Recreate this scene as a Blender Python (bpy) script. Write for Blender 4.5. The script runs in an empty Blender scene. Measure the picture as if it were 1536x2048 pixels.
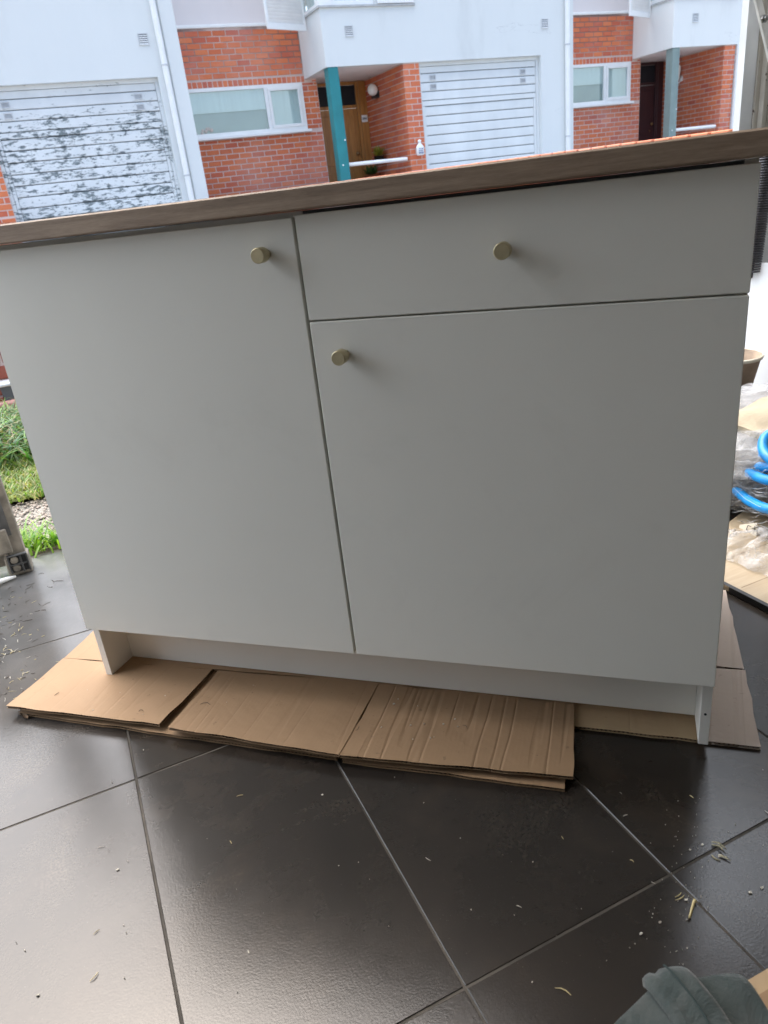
import bpy, bmesh, math, random
from mathutils import Vector, Matrix, noise
R = random.Random(7)
S = bpy.context.scene
COL = S.collection

# ------------------------------------------------------------------ camera
CAM = Vector((0, 0, .91))
FPX = 1450.285                                   # focal length in photograph pixels (2048 tall)
RX = Vector((0.9051664692347309, -0.41082099463185934, -0.10908608225993274))
RU = Vector((0.2591713998663667, 0.33001142668922473, 0.9077018473848394))
RF = Vector((0.3369033221332774, 0.849893268960422, -0.40518833017663386))
cd = bpy.data.cameras.new('camera'); cam = bpy.data.objects.new('camera', cd); COL.objects.link(cam)
cam.matrix_world = Matrix(((RX.x, RU.x, -RF.x, CAM.x), (RX.y, RU.y, -RF.y, CAM.y), (RX.z, RU.z, -RF.z, CAM.z), (0, 0, 0, 1)))
cd.sensor_fit = 'VERTICAL'; cd.sensor_height = 24; cd.lens = 24 * FPX / 2048
cd.clip_start = .05; cd.clip_end = 400
cd.dof.use_dof = True; cd.dof.focus_distance = 1.5; cd.dof.aperture_fstop = 6.0
S.camera = cam

# ------------------------------------------------------------------ light
w = bpy.data.worlds.new('World'); S.world = w; w.use_nodes = True
nt = w.node_tree; bg = nt.nodes['Background']
sky = nt.nodes.new('ShaderNodeTexSky'); sky.sky_type = 'NISHITA'; sky.sun_disc = False
SUN_EL, SUN_AZ = math.radians(62), math.radians(-18)          # azimuth clockwise from +Y
sky.sun_elevation = SUN_EL; sky.sun_rotation = SUN_AZ
sky.air_density = 1.0; sky.dust_density = 4.0; sky.ozone_density = 1.0
nt.links.new(sky.outputs[0], bg.inputs[0]); bg.inputs[1].default_value = .10
sl = bpy.data.lights.new('sun', 'SUN'); sl.energy = 1.5; sl.angle = math.radians(115); sl.color = (.965, 1, .985)
sun = bpy.data.objects.new('sun', sl); COL.objects.link(sun)
sd = Vector((math.sin(SUN_AZ) * math.cos(SUN_EL), math.cos(SUN_AZ) * math.cos(SUN_EL), math.sin(SUN_EL)))
sun.rotation_euler = sd.to_track_quat('Z', 'Y').to_euler(); sun.location = (0, 0, 12)
S.view_settings.view_transform = 'Standard'; S.view_settings.look = 'None'
S.view_settings.exposure = 2.3; S.view_settings.gamma = 1; S.view_settings.use_curve_mapping = False
S.render.engine = 'CYCLES'
S.cycles.max_bounces = 10; S.cycles.diffuse_bounces = 6; S.cycles.transparent_max_bounces = 16

# ------------------------------------------------------------------ helpers
def ray(x, y): return RX * ((x - 768) / FPX) - RU * ((y - 1024) / FPX) + RF
def onZ(x, y, z=0.):  d = ray(x, y); return CAM + d * ((z - CAM.z) / d.z)
def onX(x, y, X):  d = ray(x, y); return CAM + d * (X / d.x)
def onY(x, y, Y):  d = ray(x, y); return CAM + d * (Y / d.y)

class MB:
    def __init__(s): s.v = []; s.f = []
    def add(s, vs, fs):
        n = len(s.v); s.v += [tuple(v) for v in vs]; s.f += [tuple(i + n for i in f) for f in fs]; return s
    def box(s, a, b, M=None):
        (x0, y0, z0), (x1, y1, z1) = a, b
        vs = [Vector(p) for p in ((x0,y0,z0),(x1,y0,z0),(x1,y1,z0),(x0,y1,z0),(x0,y0,z1),(x1,y0,z1),(x1,y1,z1),(x0,y1,z1))]
        if M: vs = [M @ v for v in vs]
        return s.add(vs, [(3,2,1,0),(4,5,6,7),(0,1,5,4),(1,2,6,5),(2,3,7,6),(3,0,4,7)])
    def prism(s, pts, z0, z1):                   # polygon (ccw, xy) extruded in z
        n = len(pts)
        vs = [(p[0], p[1], z0) for p in pts] + [(p[0], p[1], z1) for p in pts]
        return s.add(vs, [tuple(range(n))[::-1], tuple(range(n, 2 * n))] + [(i, (i+1) % n, n + (i+1) % n, n + i) for i in range(n)])
    def tube(s, pts, r, n=10, cap=True):
        pts = [Vector(p) for p in pts]; rings = []; up = None
        for i, p in enumerate(pts):
            t = (pts[min(i+1, len(pts)-1)] - pts[max(i-1, 0)]).normalized()
            if up is None: up = t.orthogonal().normalized()
            up = (up - t * up.dot(t)).normalized(); b = t.cross(up)
            rr = r[i] if isinstance(r, (list, tuple)) else r
            rings.append([p + (up * math.cos(k*2*math.pi/n) + b * math.sin(k*2*math.pi/n)) * rr for k in range(n)])
        vs = [v for g in rings for v in g]; fs = []
        for i in range(len(pts) - 1):
            for k in range(n): fs.append((i*n+k, i*n+(k+1) % n, (i+1)*n+(k+1) % n, (i+1)*n+k))
        if cap: fs += [tuple(range(n))[::-1], tuple(range((len(pts)-1)*n, len(pts)*n))]
        return s.add(vs, fs)
    def lathe(s, prof, n=24, M=None, cap=True):  # profile [(r,z)] round z
        vs = [Vector((r*math.cos(k*2*math.pi/n), r*math.sin(k*2*math.pi/n), z)) for r, z in prof for k in range(n)]
        if M: vs = [M @ v for v in vs]
        fs = [(i*n+k, i*n+(k+1) % n, (i+1)*n+(k+1) % n, (i+1)*n+k) for i in range(len(prof)-1) for k in range(n)]
        if cap: fs += [tuple(range(n))[::-1], tuple(range((len(prof)-1)*n, len(prof)*n))]
        return s.add(vs, fs)
    def grid(s, fn, nu, nv):
        vs = [fn(i/nu, j/nv) for j in range(nv+1) for i in range(nu+1)]
        return s.add(vs, [(j*(nu+1)+i, j*(nu+1)+i+1, (j+1)*(nu+1)+i+1, (j+1)*(nu+1)+i) for j in range(nv) for i in range(nu)])
    def mesh(s, name, mat, bevel=0, seg=1, smooth=False):
        me = bpy.data.meshes.new(name); me.from_pydata(s.v, [], s.f); me.update()
        if bevel or smooth:
            bm = bmesh.new(); bm.from_mesh(me)
            if bevel: bmesh.ops.bevel(bm, geom=bm.edges[:], offset=bevel, segments=seg, affect='EDGES', profile=.5, clamp_overlap=True)
            bmesh.ops.recalc_face_normals(bm, faces=bm.faces)
            bm.to_mesh(me); bm.free()
        if smooth: me.polygons.foreach_set('use_smooth', [True] * len(me.polygons))
        me.materials.append(mat); return me
    def build(s, name, mat, parent=None, **k):
        return link(name, s.mesh(name, mat, **k), parent)

def link(name, data, parent=None):
    o = bpy.data.objects.new(name, data); COL.objects.link(o)
    if parent: o.parent = parent
    return o
def tag(o, label=None, cat=None, group=None, kind=None):
    if label: o['label'] = label
    if cat: o['category'] = cat
    if group: o['group'] = group
    if kind: o['kind'] = kind
    return o
def thing(name, label, cat, loc=(0, 0, 0), group=None):
    o = link(name, None); o.location = loc; return tag(o, label, cat, group)
def boxo(name, a, b, mat, parent=None, bevel=0, seg=1): return MB().box(a, b).build(name, mat, parent, bevel=bevel, seg=seg)

# ------------------------------------------------------------------ materials
def lin(c): return tuple(((v/255)/12.92 if v/255 <= .04045 else ((v/255+.055)/1.055)**2.4) for v in c)
class N:
    def __init__(s, name):
        s.m = bpy.data.materials.new(name); s.m.use_nodes = True; s.t = s.m.node_tree
        s.p = s.t.nodes['Principled BSDF']; s.out = s.t.nodes['Material Output']
    def n(s, typ, **k):
        nd = s.t.nodes.new('ShaderNode' + typ)
        for a, v in k.items():
            if a.startswith('i_'):
                key = a[2:]; key = int(key) if key.isdigit() else key
                if hasattr(v, 'is_linked'): s.t.links.new(v, nd.inputs[key])
                else: nd.inputs[key].default_value = v
            else: setattr(nd, a, v)
        return nd
    def set(s, **k):
        for a, v in k.items():
            a = a.replace('_', ' ')
            if hasattr(v, 'is_linked'): s.t.links.new(v, s.p.inputs[a])
            else: s.p.inputs[a].default_value = v
        return s
    def coord(s, scale=(1, 1, 1), rot=(0, 0, 0), world=True):
        if world: o = s.n('NewGeometry').outputs['Position']
        else: o = s.n('TexCoord').outputs['Object']
        if any(rot): o = s.n('Mapping', i_Vector=o, i_Rotation=rot).outputs[0]
        return s.n('Mapping', i_Vector=o, i_Scale=scale).outputs[0]
    def noise(s, vec, scale, detail=5, rough=.55, dist=0):
        return s.n('TexNoise', i_Vector=vec, i_Scale=scale, i_Detail=detail, i_Roughness=rough, i_Distortion=dist).outputs[0]
    def ramp(s, fac, stops):
        r = s.n('ValToRGB', i_Fac=fac); e = r.color_ramp.elements
        while len(e) < len(stops): e.new(.5)
        for q, (p, c) in zip(e, stops): q.position = p; q.color = (*c, 1) if len(c) == 3 else c
        return r.outputs[0]
    def g(s, fac, a, b): return s.n('MapRange', i_0=fac, i_1=a, i_2=b, i_3=0., i_4=1.).outputs[0]
    def mix(s, fac, a, b):
        m = s.n('Mix', data_type='RGBA')
        for i, v in ((0, fac), (6, a), (7, b)):
            if hasattr(v, 'is_linked'): s.t.links.new(v, m.inputs[i])
            else: m.inputs[i].default_value = (*v, 1) if isinstance(v, tuple) and len(v) == 3 else v
        return m.outputs[2]
    def math(s, op, a, b=0.):
        return s.n('Math', operation=op, i_0=a, i_1=b).outputs[0]
    def bump(s, h, strength=.3, dist=.002, chain=None):
        b = s.n('Bump', i_Height=h, i_Strength=strength, i_Distance=dist)
        if chain is not None: s.t.links.new(chain, b.inputs['Normal'])
        s.t.links.new(b.outputs[0], s.p.inputs['Normal']); return b.outputs[0]

def simple(name, c, rough=.5, var=.12, scale=6, bump=.0, bscale=60, bdist=.001, metallic=0, spec=.5, stretch=(1, 1, 1), world=True):
    m = N(name); v = m.coord(stretch, world=world)
    f = m.noise(v, scale, 6)
    d = tuple(x*(1-var) for x in c); l = tuple(min(1, x*(1+var)) for x in c)
    m.set(Base_Color=m.ramp(f, [(.3, d), (.7, l)]), Roughness=rough, Metallic=metallic)
    m.p.inputs['Specular IOR Level'].default_value = spec
    if bump: m.bump(m.noise(v, bscale, 6), bump, bdist)
    return m.m

# white plaster of the houses, with faint stains and a hairline crack pattern
def plaster(name, c):
    m = N(name); v = m.coord()
    st = m.noise(m.coord((1.2, 1, .35)), 1.3, 8, .6)
    fine = m.noise(v, 25, 4)
    col = m.ramp(st, [(.2, tuple(x*.84 for x in c)), (.45, c), (.8, tuple(min(1, x*1.03) for x in c))])
    cr = m.noise(m.coord((.35, 1, 1)), 1.1, 6, .62, .25)
    line = m.math('LESS_THAN', m.math('ABSOLUTE', m.math('SUBTRACT', cr, .64)), .0016)
    col = m.mix(m.math('MULTIPLY', line, .35), col, (.3, .32, .34))
    m.set(Base_Color=col, Roughness=.85); m.bump(fine, .25, .004); return m.m
M_plaster = plaster('white_plaster', (.68, .71, .71))
M_plaster2 = plaster('white_plaster_clean', (.75, .77, .76))
M_pink = plaster('pinkish_grey_plaster', (.70, .66, .665))

def brickmat(name, stops, island=True):
    m = N(name)
    r = m.math('ADD', m.n('ObjectInfo').outputs['Random'], m.n('NewGeometry').outputs['Random Per Island'])
    r = m.math('FRACT', r)
    v = m.coord()
    fine = m.noise(v, 40, 6, .7); big = m.noise(v, 2.2, 4)
    col = m.ramp(r, stops)
    col = m.mix(m.math('MULTIPLY', fine, .28), col, (.26, .07, .035))
    col = m.mix(m.g(m.noise(m.coord((1, 1, .7)), 1.1, 6, .6), .5, .75), col, m.mix(.35, col, (.62, .42, .40)))
    col = m.mix(m.g(m.noise(v, 160, 3), .66, .72), col, (.06, .03, .025))
    m.set(Base_Color=col, Roughness=.85); m.bump(fine, .5, .004); return m.m
M_brick = brickmat('red_brick', [(0, (.60, .155, .072)), (.3, (.68, .185, .075)), (.55, (.74, .22, .09)), (.8, (.64, .165, .085)), (1, (.54, .13, .075))])
M_coping = brickmat('orange_brick', [(0, (.50, .17, .085)), (.5, (.56, .21, .11)), (1, (.47, .15, .08))])
def mortarmat():
    m = N('pale_mortar'); v = m.coord()
    f = m.noise(m.coord((1, 1, .6)), .9, 5, .6); g = m.noise(v, 60, 4)
    z = m.n('SeparateXYZ', i_0=m.n('NewGeometry').outputs['Position']).outputs[2]
    soot = m.math('MULTIPLY', m.g(z, 2.85, 3.2), m.g(f, .38, .55))      # weather-darkened joints under the upper storey
    col = m.ramp(f, [(.3, (.62, .48, .44)), (.7, (.70, .58, .53))])
    col = m.mix(m.math('MULTIPLY', soot, .8), col, (.16, .09, .08))
    m.set(Base_Color=col, Roughness=.95); m.bump(g, .5, .004); return m.m
M_mortar = mortarmat()
M_whitepaint = simple('white_window_frame', (.80, .81, .81), .35, .04)
M_sillgrey = simple('grey_sill', (.45, .46, .46), .7, .15)

def slatmat(name, peel):
    m = N(name); v = m.coord((1, 1, 3.2))
    base = m.ramp(m.noise(m.coord((1.5, 1, .6)), 2, 6), [(.3, (.66, .69, .70)), (.7, (.75, .78, .79))])
    if peel:
        n1 = m.noise(v, 8.5, 12, .77, .15); n2 = m.noise(m.coord((.7, 1, 2.6)), 2.3, 4, .6)
        p = m.n('SeparateXYZ', i_0=m.n('NewGeometry').outputs['Position'])
        low = m.g(p.outputs[2], 2.72, 2.25)
        amt = m.math('ADD', n1, m.math('MULTIPLY', m.math('SUBTRACT', n2, .5), .42))
        amt = m.math('ADD', amt, m.math('MULTIPLY', low, .12))
        msk = m.g(amt, .655, .672)
        under = m.ramp(m.noise(v, 14, 4), [(.3, (.10, .125, .135)), (.7, (.24, .28, .29))])
        col = m.mix(msk, base, under)
        m.set(Base_Color=col, Roughness=.6); m.bump(m.math('SUBTRACT', 1., msk), .6, .002)
    else:
        m.set(Base_Color=base, Roughness=.45)
    return m.m
M_slat = slatmat('white_metal_slat', False)
M_peel = slatmat('peeling_white_metal', True)
M_ventdark = simple('vent_shadow', (.22, .24, .26), .8)
M_gap = simple('dark_gap', (.12, .13, .14), .8)
M_grille = simple('grey_vent_louvre', (.56, .58, .60), .6, .1)
M_teal = simple('teal_painted_steel', (.012, .20, .22), .45, .12, 4, .1, 40)
M_sage = simple('sage_painted_steel', (.20, .265, .255), .5, .12, 4, .1, 40)
M_white = simple('white_enamel', (.82, .83, .83), .3, .04)
M_soffit = simple('soffit_render', (.80, .76, .75), .9, .06, 2, .2, 40)

def woodmat(name, a, b, axis=2, rough=.5, scale=14, freq=1.0, world=True, bump=.25):
    m = N(name)
    st = [7., 7., 7.]; st[axis] = .45
    v = m.coord(tuple(q*freq for q in st), world=world)
    g1 = m.noise(v, 2.2, 8, .6, .9); g2 = m.noise(v, scale, 5, .6, .2)
    f = m.math('ADD', m.math('MULTIPLY', g1, .65), m.math('MULTIPLY', g2, .35))
    m.set(Base_Color=m.ramp(f, [(.36, a), (.5, tuple((x+y)/2 for x, y in zip(a, b))), (.64, b)]), Roughness=rough)
    m.bump(g2, bump, .001); return m.m
M_oakdoor = woodmat('varnished_oak_door', (.30, .13, .03), (.52, .25, .07), 2, .4)
M_maroon = woodmat('dark_maroon_wood', (.030, .010, .012), (.05, .017, .02), 2, .4)
def glassmat(name, tint=(.9, .95, .95), k=.25):
    m = N(name)
    fr = m.math('POWER', m.n('LayerWeight', i_Blend=.5).outputs['Facing'], 4.)
    fac = m.math('ADD', m.math('MULTIPLY', fr, .8), .10)
    t = m.n('BsdfTransparent', i_Color=(*tint, 1)); g = m.n('BsdfGlossy', i_Roughness=.02)
    mx = m.n('MixShader', i_0=fac, i_1=t.outputs[0], i_2=g.outputs[0])
    m.t.links.new(mx.outputs[0], m.out.inputs[0]); return m.m
M_glass = glassmat('window_glass')
M_darkglass = simple('dark_transom_glass', (.018, .02, .026), .45, .1, spec=.2)
M_curtain = simple('pale_curtain', (.80, .82, .80), .9, .06, 3, .3, 14, .01, stretch=(6, 1, .3))
M_blind = simple('grey_blind', (.45, .48, .47), .8, .06, 3)
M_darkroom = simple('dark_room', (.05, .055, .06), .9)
M_flower = simple('pale_pink_petals', (.7, .42, .40), .8)
M_brass = simple('aged_brass', (.28, .2, .1), .35, .2, 30, metallic=1)
M_green = simple('plant_leaf', (.05, .11, .02), .55, .4, 30)
M_yellowgreen = simple('yellow_green_leaf', (.28, .27, .03), .55, .35, 30)
M_terra = simple('terracotta', (.35, .11, .05), .8, .15)
M_blackpot = simple('black_plastic_pot', (.02, .021, .022), .5)
M_blueink = simple('blue_glaze', (.05, .09, .25), .4)
M_globe = simple('opal_globe', (.85, .85, .82), .25, .03)
M_asphalt = simple('pale_concrete_paving', (.24, .235, .225), .9, .15, 4, .5, 120, .004)
M_pave = simple('pavement_slabs', (.32, .31, .29), .9, .15, 3, .4, 60, .003)
M_concrete = simple('kerb_concrete', (.42, .40, .36), .9, .25, 8, .5, 80, .003)

# tile: dark slate-look porcelain, smudged, with a fine pitted relief
def tilemat():
    m = N('slate_look_tile'); v = m.coord()
    big = m.noise(v, 2.6, 7, .62, .4); mid = m.noise(v, 9, 7, .6)
    rnd = m.n('ObjectInfo').outputs['Random']
    col = m.ramp(m.math('ADD', m.math('MULTIPLY', big, .7), m.math('MULTIPLY', mid, .3)),
                 [(.36, (.0105, .0088, .0074)), (.5, (.0175, .0140, .0112)), (.62, (.034, .0255, .0185))])
    col = m.mix(m.math('MULTIPLY', rnd, .15), col, (.05, .044, .04))
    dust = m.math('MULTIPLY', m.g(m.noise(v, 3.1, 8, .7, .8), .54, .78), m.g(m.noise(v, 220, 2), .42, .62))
    scuff = m.g(m.noise(m.coord((30, 4, 1), (0, 0, .8)), 6, 5, .6), .66, .76)
    sm = m.math('MULTIPLY', scuff, m.g(m.noise(v, 2.2, 3), .52, .66))
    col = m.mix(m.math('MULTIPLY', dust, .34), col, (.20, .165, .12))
    col = m.mix(m.math('MULTIPLY', sm, .4), col, (.16, .14, .115))
    speck = m.g(m.noise(v, 420, 2, .5), .74, .78)
    col = m.mix(m.math('MULTIPLY', speck, .35), col, (.35, .32, .28))
    ps = m.n('SeparateXYZ', i_0=m.n('NewGeometry').outputs['Position'])
    thr = m.math('MULTIPLY', m.g(ps.outputs[1], 1.25, 2.1), m.math('ADD', m.math('MULTIPLY', m.noise(v, 5, 6, .65), .8), .1))   # threshold dust, paled further to paint in the grazing sky reflection
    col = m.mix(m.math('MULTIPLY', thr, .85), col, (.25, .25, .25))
    m.set(Base_Color=col)
    ro = m.math('ADD', m.math('MULTIPLY', m.noise(v, 5, 6, .6), .13), .15)
    ro = m.math('ADD', ro, m.math('MULTIPLY', m.math('SUBTRACT', m.noise(v, 380, 3, .7), .5), .22))
    m.set(Roughness=ro); m.p.inputs['Specular IOR Level'].default_value = .6; m.p.inputs['IOR'].default_value = 1.45
    b1 = m.bump(m.noise(v, 320, 3, .6), .13, .0011)
    m.bump(m.noise(v, 14, 3), .06, .003, b1); return m.m
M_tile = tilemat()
def groutmat():
    m = N('grout'); v = m.coord()
    f = m.noise(v, 7, 6, .65)
    m.set(Base_Color=m.ramp(f, [(.3, (.03, .027, .023)), (.5, (.07, .063, .053)), (.7, (.12, .107, .09))]), Roughness=.9)
    m.bump(m.noise(v, 250, 4), .4, .001); return m.m
M_grout = groutmat()

# cabinet
def melamine(name, c, rough=.42):
    m = N(name); v = m.coord(world=False)
    f = m.noise(v, 3, 6, .6); g = m.noise(v, 150, 3, .6)
    col = m.ramp(f, [(.3, tuple(x*.965 for x in c)), (.7, c)])
    smu = m.g(m.noise(v, 5, 8, .7, .6), .56, .74)
    col = m.mix(m.math('MULTIPLY', smu, .10), col, (.55, .53, .48))
    m.set(Base_Color=col, Roughness=m.math('ADD', m.math('MULTIPLY', m.noise(v, 7, 7, .65), .26), rough-.14))
    m.bump(g, .05, .0004); return m.m
M_door = melamine('white_melamine', (.895, .89, .825))
M_carcass = melamine('white_carcass_board', (.83, .82, .77), .5)
M_worktop = woodmat('oak_effect_laminate', (.24, .172, .122), (.43, .325, .237), 0, .55, 30, 5.5, False, .4)
M_knob = simple('brass_knob', (.56, .49, .32), .42, .1, 60, .15, 300, .0003, metallic=.85, world=False)
M_shadowgap = simple('grey_gap_shade', (.16, .17, .18), .8)  # grey stands in for the shade inside the drawer gap

def cardmat(name, c, ang, creases=.12):
    m = N(name); v = m.coord((1, 1, 1), (0, 0, ang))
    f = m.noise(v, 5, 7, .65); fib = m.noise(v, 260, 4, .65)
    col = m.ramp(f, [(.3, tuple(x*.9 for x in c)), (.7, tuple(x*1.05 for x in c))])
    col = m.mix(m.math('MULTIPLY', fib, .22), col, tuple(x*.72 for x in c))
    col = m.mix(m.math('MULTIPLY', m.g(m.noise(v, 70, 2), .7, .75), .4), col, tuple(x*.3 for x in c))
    rub = m.g(m.noise(v, 11, 6, .7, .5), .58, .72)
    col = m.mix(m.math('MULTIPLY', rub, .16), col, tuple(min(1, x*1.35+.03) for x in c))
    m.set(Base_Color=col, Roughness=.7); m.p.inputs['Specular IOR Level'].default_value = .4
    # straight press creases and faint flute ribs run along local Y, soft dents everywhere
    cre = m.noise(m.coord((1, .0015, 1), (0, 0, ang)), 19, 2, .5, .0)
    line = m.g(m.math('ABSOLUTE', m.math('SUBTRACT', cre, .52)), .035, .0)
    flu = m.n('TexWave', i_Vector=v, i_Scale=40., bands_direction='X').outputs[1]
    b = m.bump(line, creases, -.004)
    b = m.bump(flu, .045, .001, b)
    b = m.bump(m.noise(v, 22, 3, .5, .4), .22, .004, b)
    m.bump(m.noise(m.coord((.3, 1, 1), (0, 0, ang+.5)), 30, 3, .5, .2), .12, .003, b); return m.m

# ------------------------------------------------------------------ ground and setting
st = link('floor', None); st['kind'] = 'structure'
g = MB().box((-1.9, -3.2, -.12), (2.9, 2.30, -.0014)).build('grout_bed', M_grout, st)
tx0, ty0, tw, tl = -.088, .528, .329, .598
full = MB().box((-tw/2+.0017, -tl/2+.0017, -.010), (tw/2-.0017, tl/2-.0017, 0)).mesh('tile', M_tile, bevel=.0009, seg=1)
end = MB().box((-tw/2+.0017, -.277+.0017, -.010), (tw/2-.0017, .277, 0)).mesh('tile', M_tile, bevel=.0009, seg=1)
cen = {}
for j in range(-4, 3):
    for i in range(-5, 9):
        x = tx0 + tw*(i+.5); y = ty0 + tl*(j+.5)
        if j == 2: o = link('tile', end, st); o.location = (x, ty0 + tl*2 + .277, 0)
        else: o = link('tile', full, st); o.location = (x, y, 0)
        o.location.z -= R.random()*.0006
ground = boxo('ground', (-60, 2.3, -.6), (60, 4.4, -.02), simple('soil', (.10, .075, .05), .95, .3, 8, .8, 60, .01)); ground['kind'] = 'structure'
ground2 = boxo('ground', (-60, -60, -.8), (60, 2.3, -.13), simple('earth', (.16, .14, .11), .95, .3, 1, .5, 20, .01)); ground2['kind'] = 'structure'
GZ = .42
street = boxo('street', (-60, 4.56, -.6), (60, 90, GZ-.1), M_asphalt); street['kind'] = 'structure'
pav = boxo('pavement', (-60, 11.2, GZ-.09), (60, 13.1, GZ), M_pave, bevel=.01); pav['kind'] = 'structure'
# washed gravel strip and lawn
def gravelmat():
    m = N('washed_gravel'); v = m.coord()
    vo = m.n('TexVoronoi', i_Vector=v, i_Scale=85.)
    m.set(Base_Color=m.mix(.75, m.ramp(vo.outputs[1], [(0, (.16, .14, .11)), (1, (.42, .38, .33))]), (.26, .24, .205)), Roughness=.9)
    m.bump(vo.outputs[0], .9, .01).node.invert = True; return m.m
def lump(x0, x1, y0, y1, z0, amp, n, zb=-.03):
    mb = MB()
    return mb.grid(lambda u, q: (x0+(x1-x0)*u, y0+(y1-y0)*q, z0 + amp*noise.noise(Vector(((x0+(x1-x0)*u)*14, (y0+(y1-y0)*q)*14, 3)))), n, max(4, int(n*(y1-y0)/(x1-x0))))
gp = lump(-2.2, 2.4, 2.40, 2.86, -.006, .008, 160).build('gravel_path', gravelmat(), smooth=True); gp['kind'] = 'structure'
pebble = MB()
PR = random.Random(3)
for _ in range(2600):
    x = PR.uniform(-.75, .9); y = PR.uniform(2.46, 2.84); r = PR.uniform(.003, .0075)
    pebble.lathe([(r*.5, -r*.4), (r, 0), (r*.6, r*.5)], 6, Matrix.Translation((x, y, 0)) @ Matrix.Rotation(PR.random()*6, 4, 'Z') @ Matrix.Diagonal((1.3, .9, .9, 1)))
po = pebble.build('gravel', brickmat('gravel_stone', [(0, (.15, .135, .11)), (.5, (.25, .23, .195)), (1, (.36, .33, .28))]), smooth=True); po['kind'] = 'stuff'
M_moss = simple('moss_turf', (.10, .125, .022), .95, .6, 22, 1, 60, .02)
tf = lump(-2.2, 2.4, 2.84, 3.95, .012, .035, 200).build('lawn', M_moss, smooth=True); tf['kind'] = 'structure'
def blades(name, n, reg, hgt, wid, mats, seed, lean=.5, curve=.5):
    rr = random.Random(seed); mbs = [MB() for _ in mats]
    for _ in range(n):
        x, y = reg(rr); h = hgt*rr.uniform(.45, 1.15); wd = wid*rr.uniform(.6, 1.2)
        a = rr.random()*6.283; d = Vector((math.cos(a), math.sin(a), 0)); s_ = Vector((-d.y, d.x, 0))
        ln = lean*rr.uniform(.2, 1.3); base = Vector((x, y, -.005 if y < 2.6 else .01)); pts = []
        for k in range(5):
            t = k/4; pts.append(base + d*h*(ln*t + curve*t*t*rr.uniform(.8, 1.2)) + Vector((0, 0, h*(t - .38*curve*t*t*t))))
        mb = mbs[rr.randrange(len(mats))]; vs = []
        for k, p in enumerate(pts):
            ww = wd*(1-.9*(k/4)**2); vs += [p - s_*ww, p + s_*ww + Vector((0, 0, ww*.3))]
        mb.add(vs, [(2*k, 2*k+1, 2*k+3, 2*k+2) for k in range(4)])
    v0 = MB()
    me = None; mats_idx = []
    for i, mb in enumerate(mbs): v0.add(mb.v, mb.f); mats_idx += [i]*len(mb.f)
    o = v0.build(name, mats[0])
    for m_ in mats[1:]: o.data.materials.append(m_)
    o.data.polygons.foreach_set('material_index', mats_idx); o.data.polygons.foreach_set('use_smooth', [True]*len(mats_idx))
    o['kind'] = 'stuff'; return o
def leafmat(name, c):
    m = N(name); v = m.coord(); f = m.noise(v, 25, 3)
    m.set(Base_Color=m.ramp(f, [(.3, tuple(x*.6 for x in c)), (.7, tuple(x*1.3 for x in c))]), Roughness=.4)
    t = m.n('BsdfTranslucent', i_Color=(c[0]*1.6, c[1]*1.6, c[2], 1))
    mx = m.n('MixShader', i_0=.35, i_1=m.p.outputs[0], i_2=t.outputs[0]); m.t.links.new(mx.outputs[0], m.out.inputs[0]); return m.m
ML = [leafmat('grass_blade_dry', (.24, .21, .09)), leafmat('grass_blade_olive', (.09, .15, .03)), leafmat('grass_blade_deep', (.05, .14, .025)), leafmat('grass_blade_bright', (.12, .27, .035)), leafmat('grass_blade_blue', (.07, .18, .08))]
MS = [leafmat('turf_yellow', (.20, .25, .045)), leafmat('turf_olive', (.12, .19, .03)), leafmat('turf_straw', (.32, .30, .12)), leafmat('turf_green', (.11, .22, .03))]
MT = [leafmat('weed_lime', (.20, .34, .03)), leafmat('weed_green', (.11, .26, .03))]
blades('tall_grass', 5200, lambda q: (q.uniform(-2.1, 2.3) if q.random() < .45 else q.uniform(-.8, .2), min(4.1, 3.22 + .88*q.random()**.6)), .17, .006, ML, 1, .35, .8)
blades('short_turf', 9000, lambda q: (q.uniform(-2.1, 2.3) if q.random() < .4 else q.uniform(-.75, .3), q.uniform(2.82, 3.6) - .02*(q.random() < .2)), .042, .0035, MS, 2, .6, .5)
blades('weeds', 950, lambda q: (q.uniform(-.6, .5), q.gauss(2.375, .035)), .085, .0035, MT, 3, .5, .6)

# kerb, retaining wall with brick courses, hoses and planter at the back of the lawn
kb = boxo('kerb', (-3, 4.08, -.1), (2.44, 4.44, .015), M_concrete, bevel=.01); kb['kind'] = 'structure'
class Wall:
    """Courses of separate bricks on a mortar face. origin, direction along the wall, outward normal."""
    def __init__(s, parent, o, e, n, mat, L=.235, Hh=.09, jt=.016, proud=.007):
        s.parent, s.o, s.e, s.n = parent, Vector(o), Vector(e).normalized(), Vector(n).normalized()
        s.mat, s.L, s.H, s.j, s.pr = mat, L, Hh, jt, proud; s.list = []
    def fill(s, u0, u1, z0, z1, vis=1, zref=None, soldier=False):
        zr = z0 if zref is None else zref; rr = random.Random(int(u0*100+z0*1000))
        if soldier:
            k = u0
            while k < u1-.02:
                s.list.append((vis, min(k, u1)+s.j/2, min(k+s.H, u1)-s.j/2, z0+s.j/2, z1-s.j/2, rr.uniform(-.0015, .0015))); k += s.H
            return
        r = 0; z = zr
        while z < z1-.01:
            if z + s.H > z0+.01:
                a = u0 - (s.L/2 if r % 2 else 0)
                while a < u1:
                    b0, b1 = max(a, u0)+s.j/2, min(a+s.L, u1)-s.j/2
                    c0, c1 = max(z, z0)+s.j/2, min(z+s.H, z1)-s.j/2
                    if b1-b0 > .02 and c1-c0 > .015: s.list.append((vis, b0, b1, c0, c1, rr.uniform(-.0018, .0018)))
                    a += s.L
            z += s.H; r += 1
ALLM = {}
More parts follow.
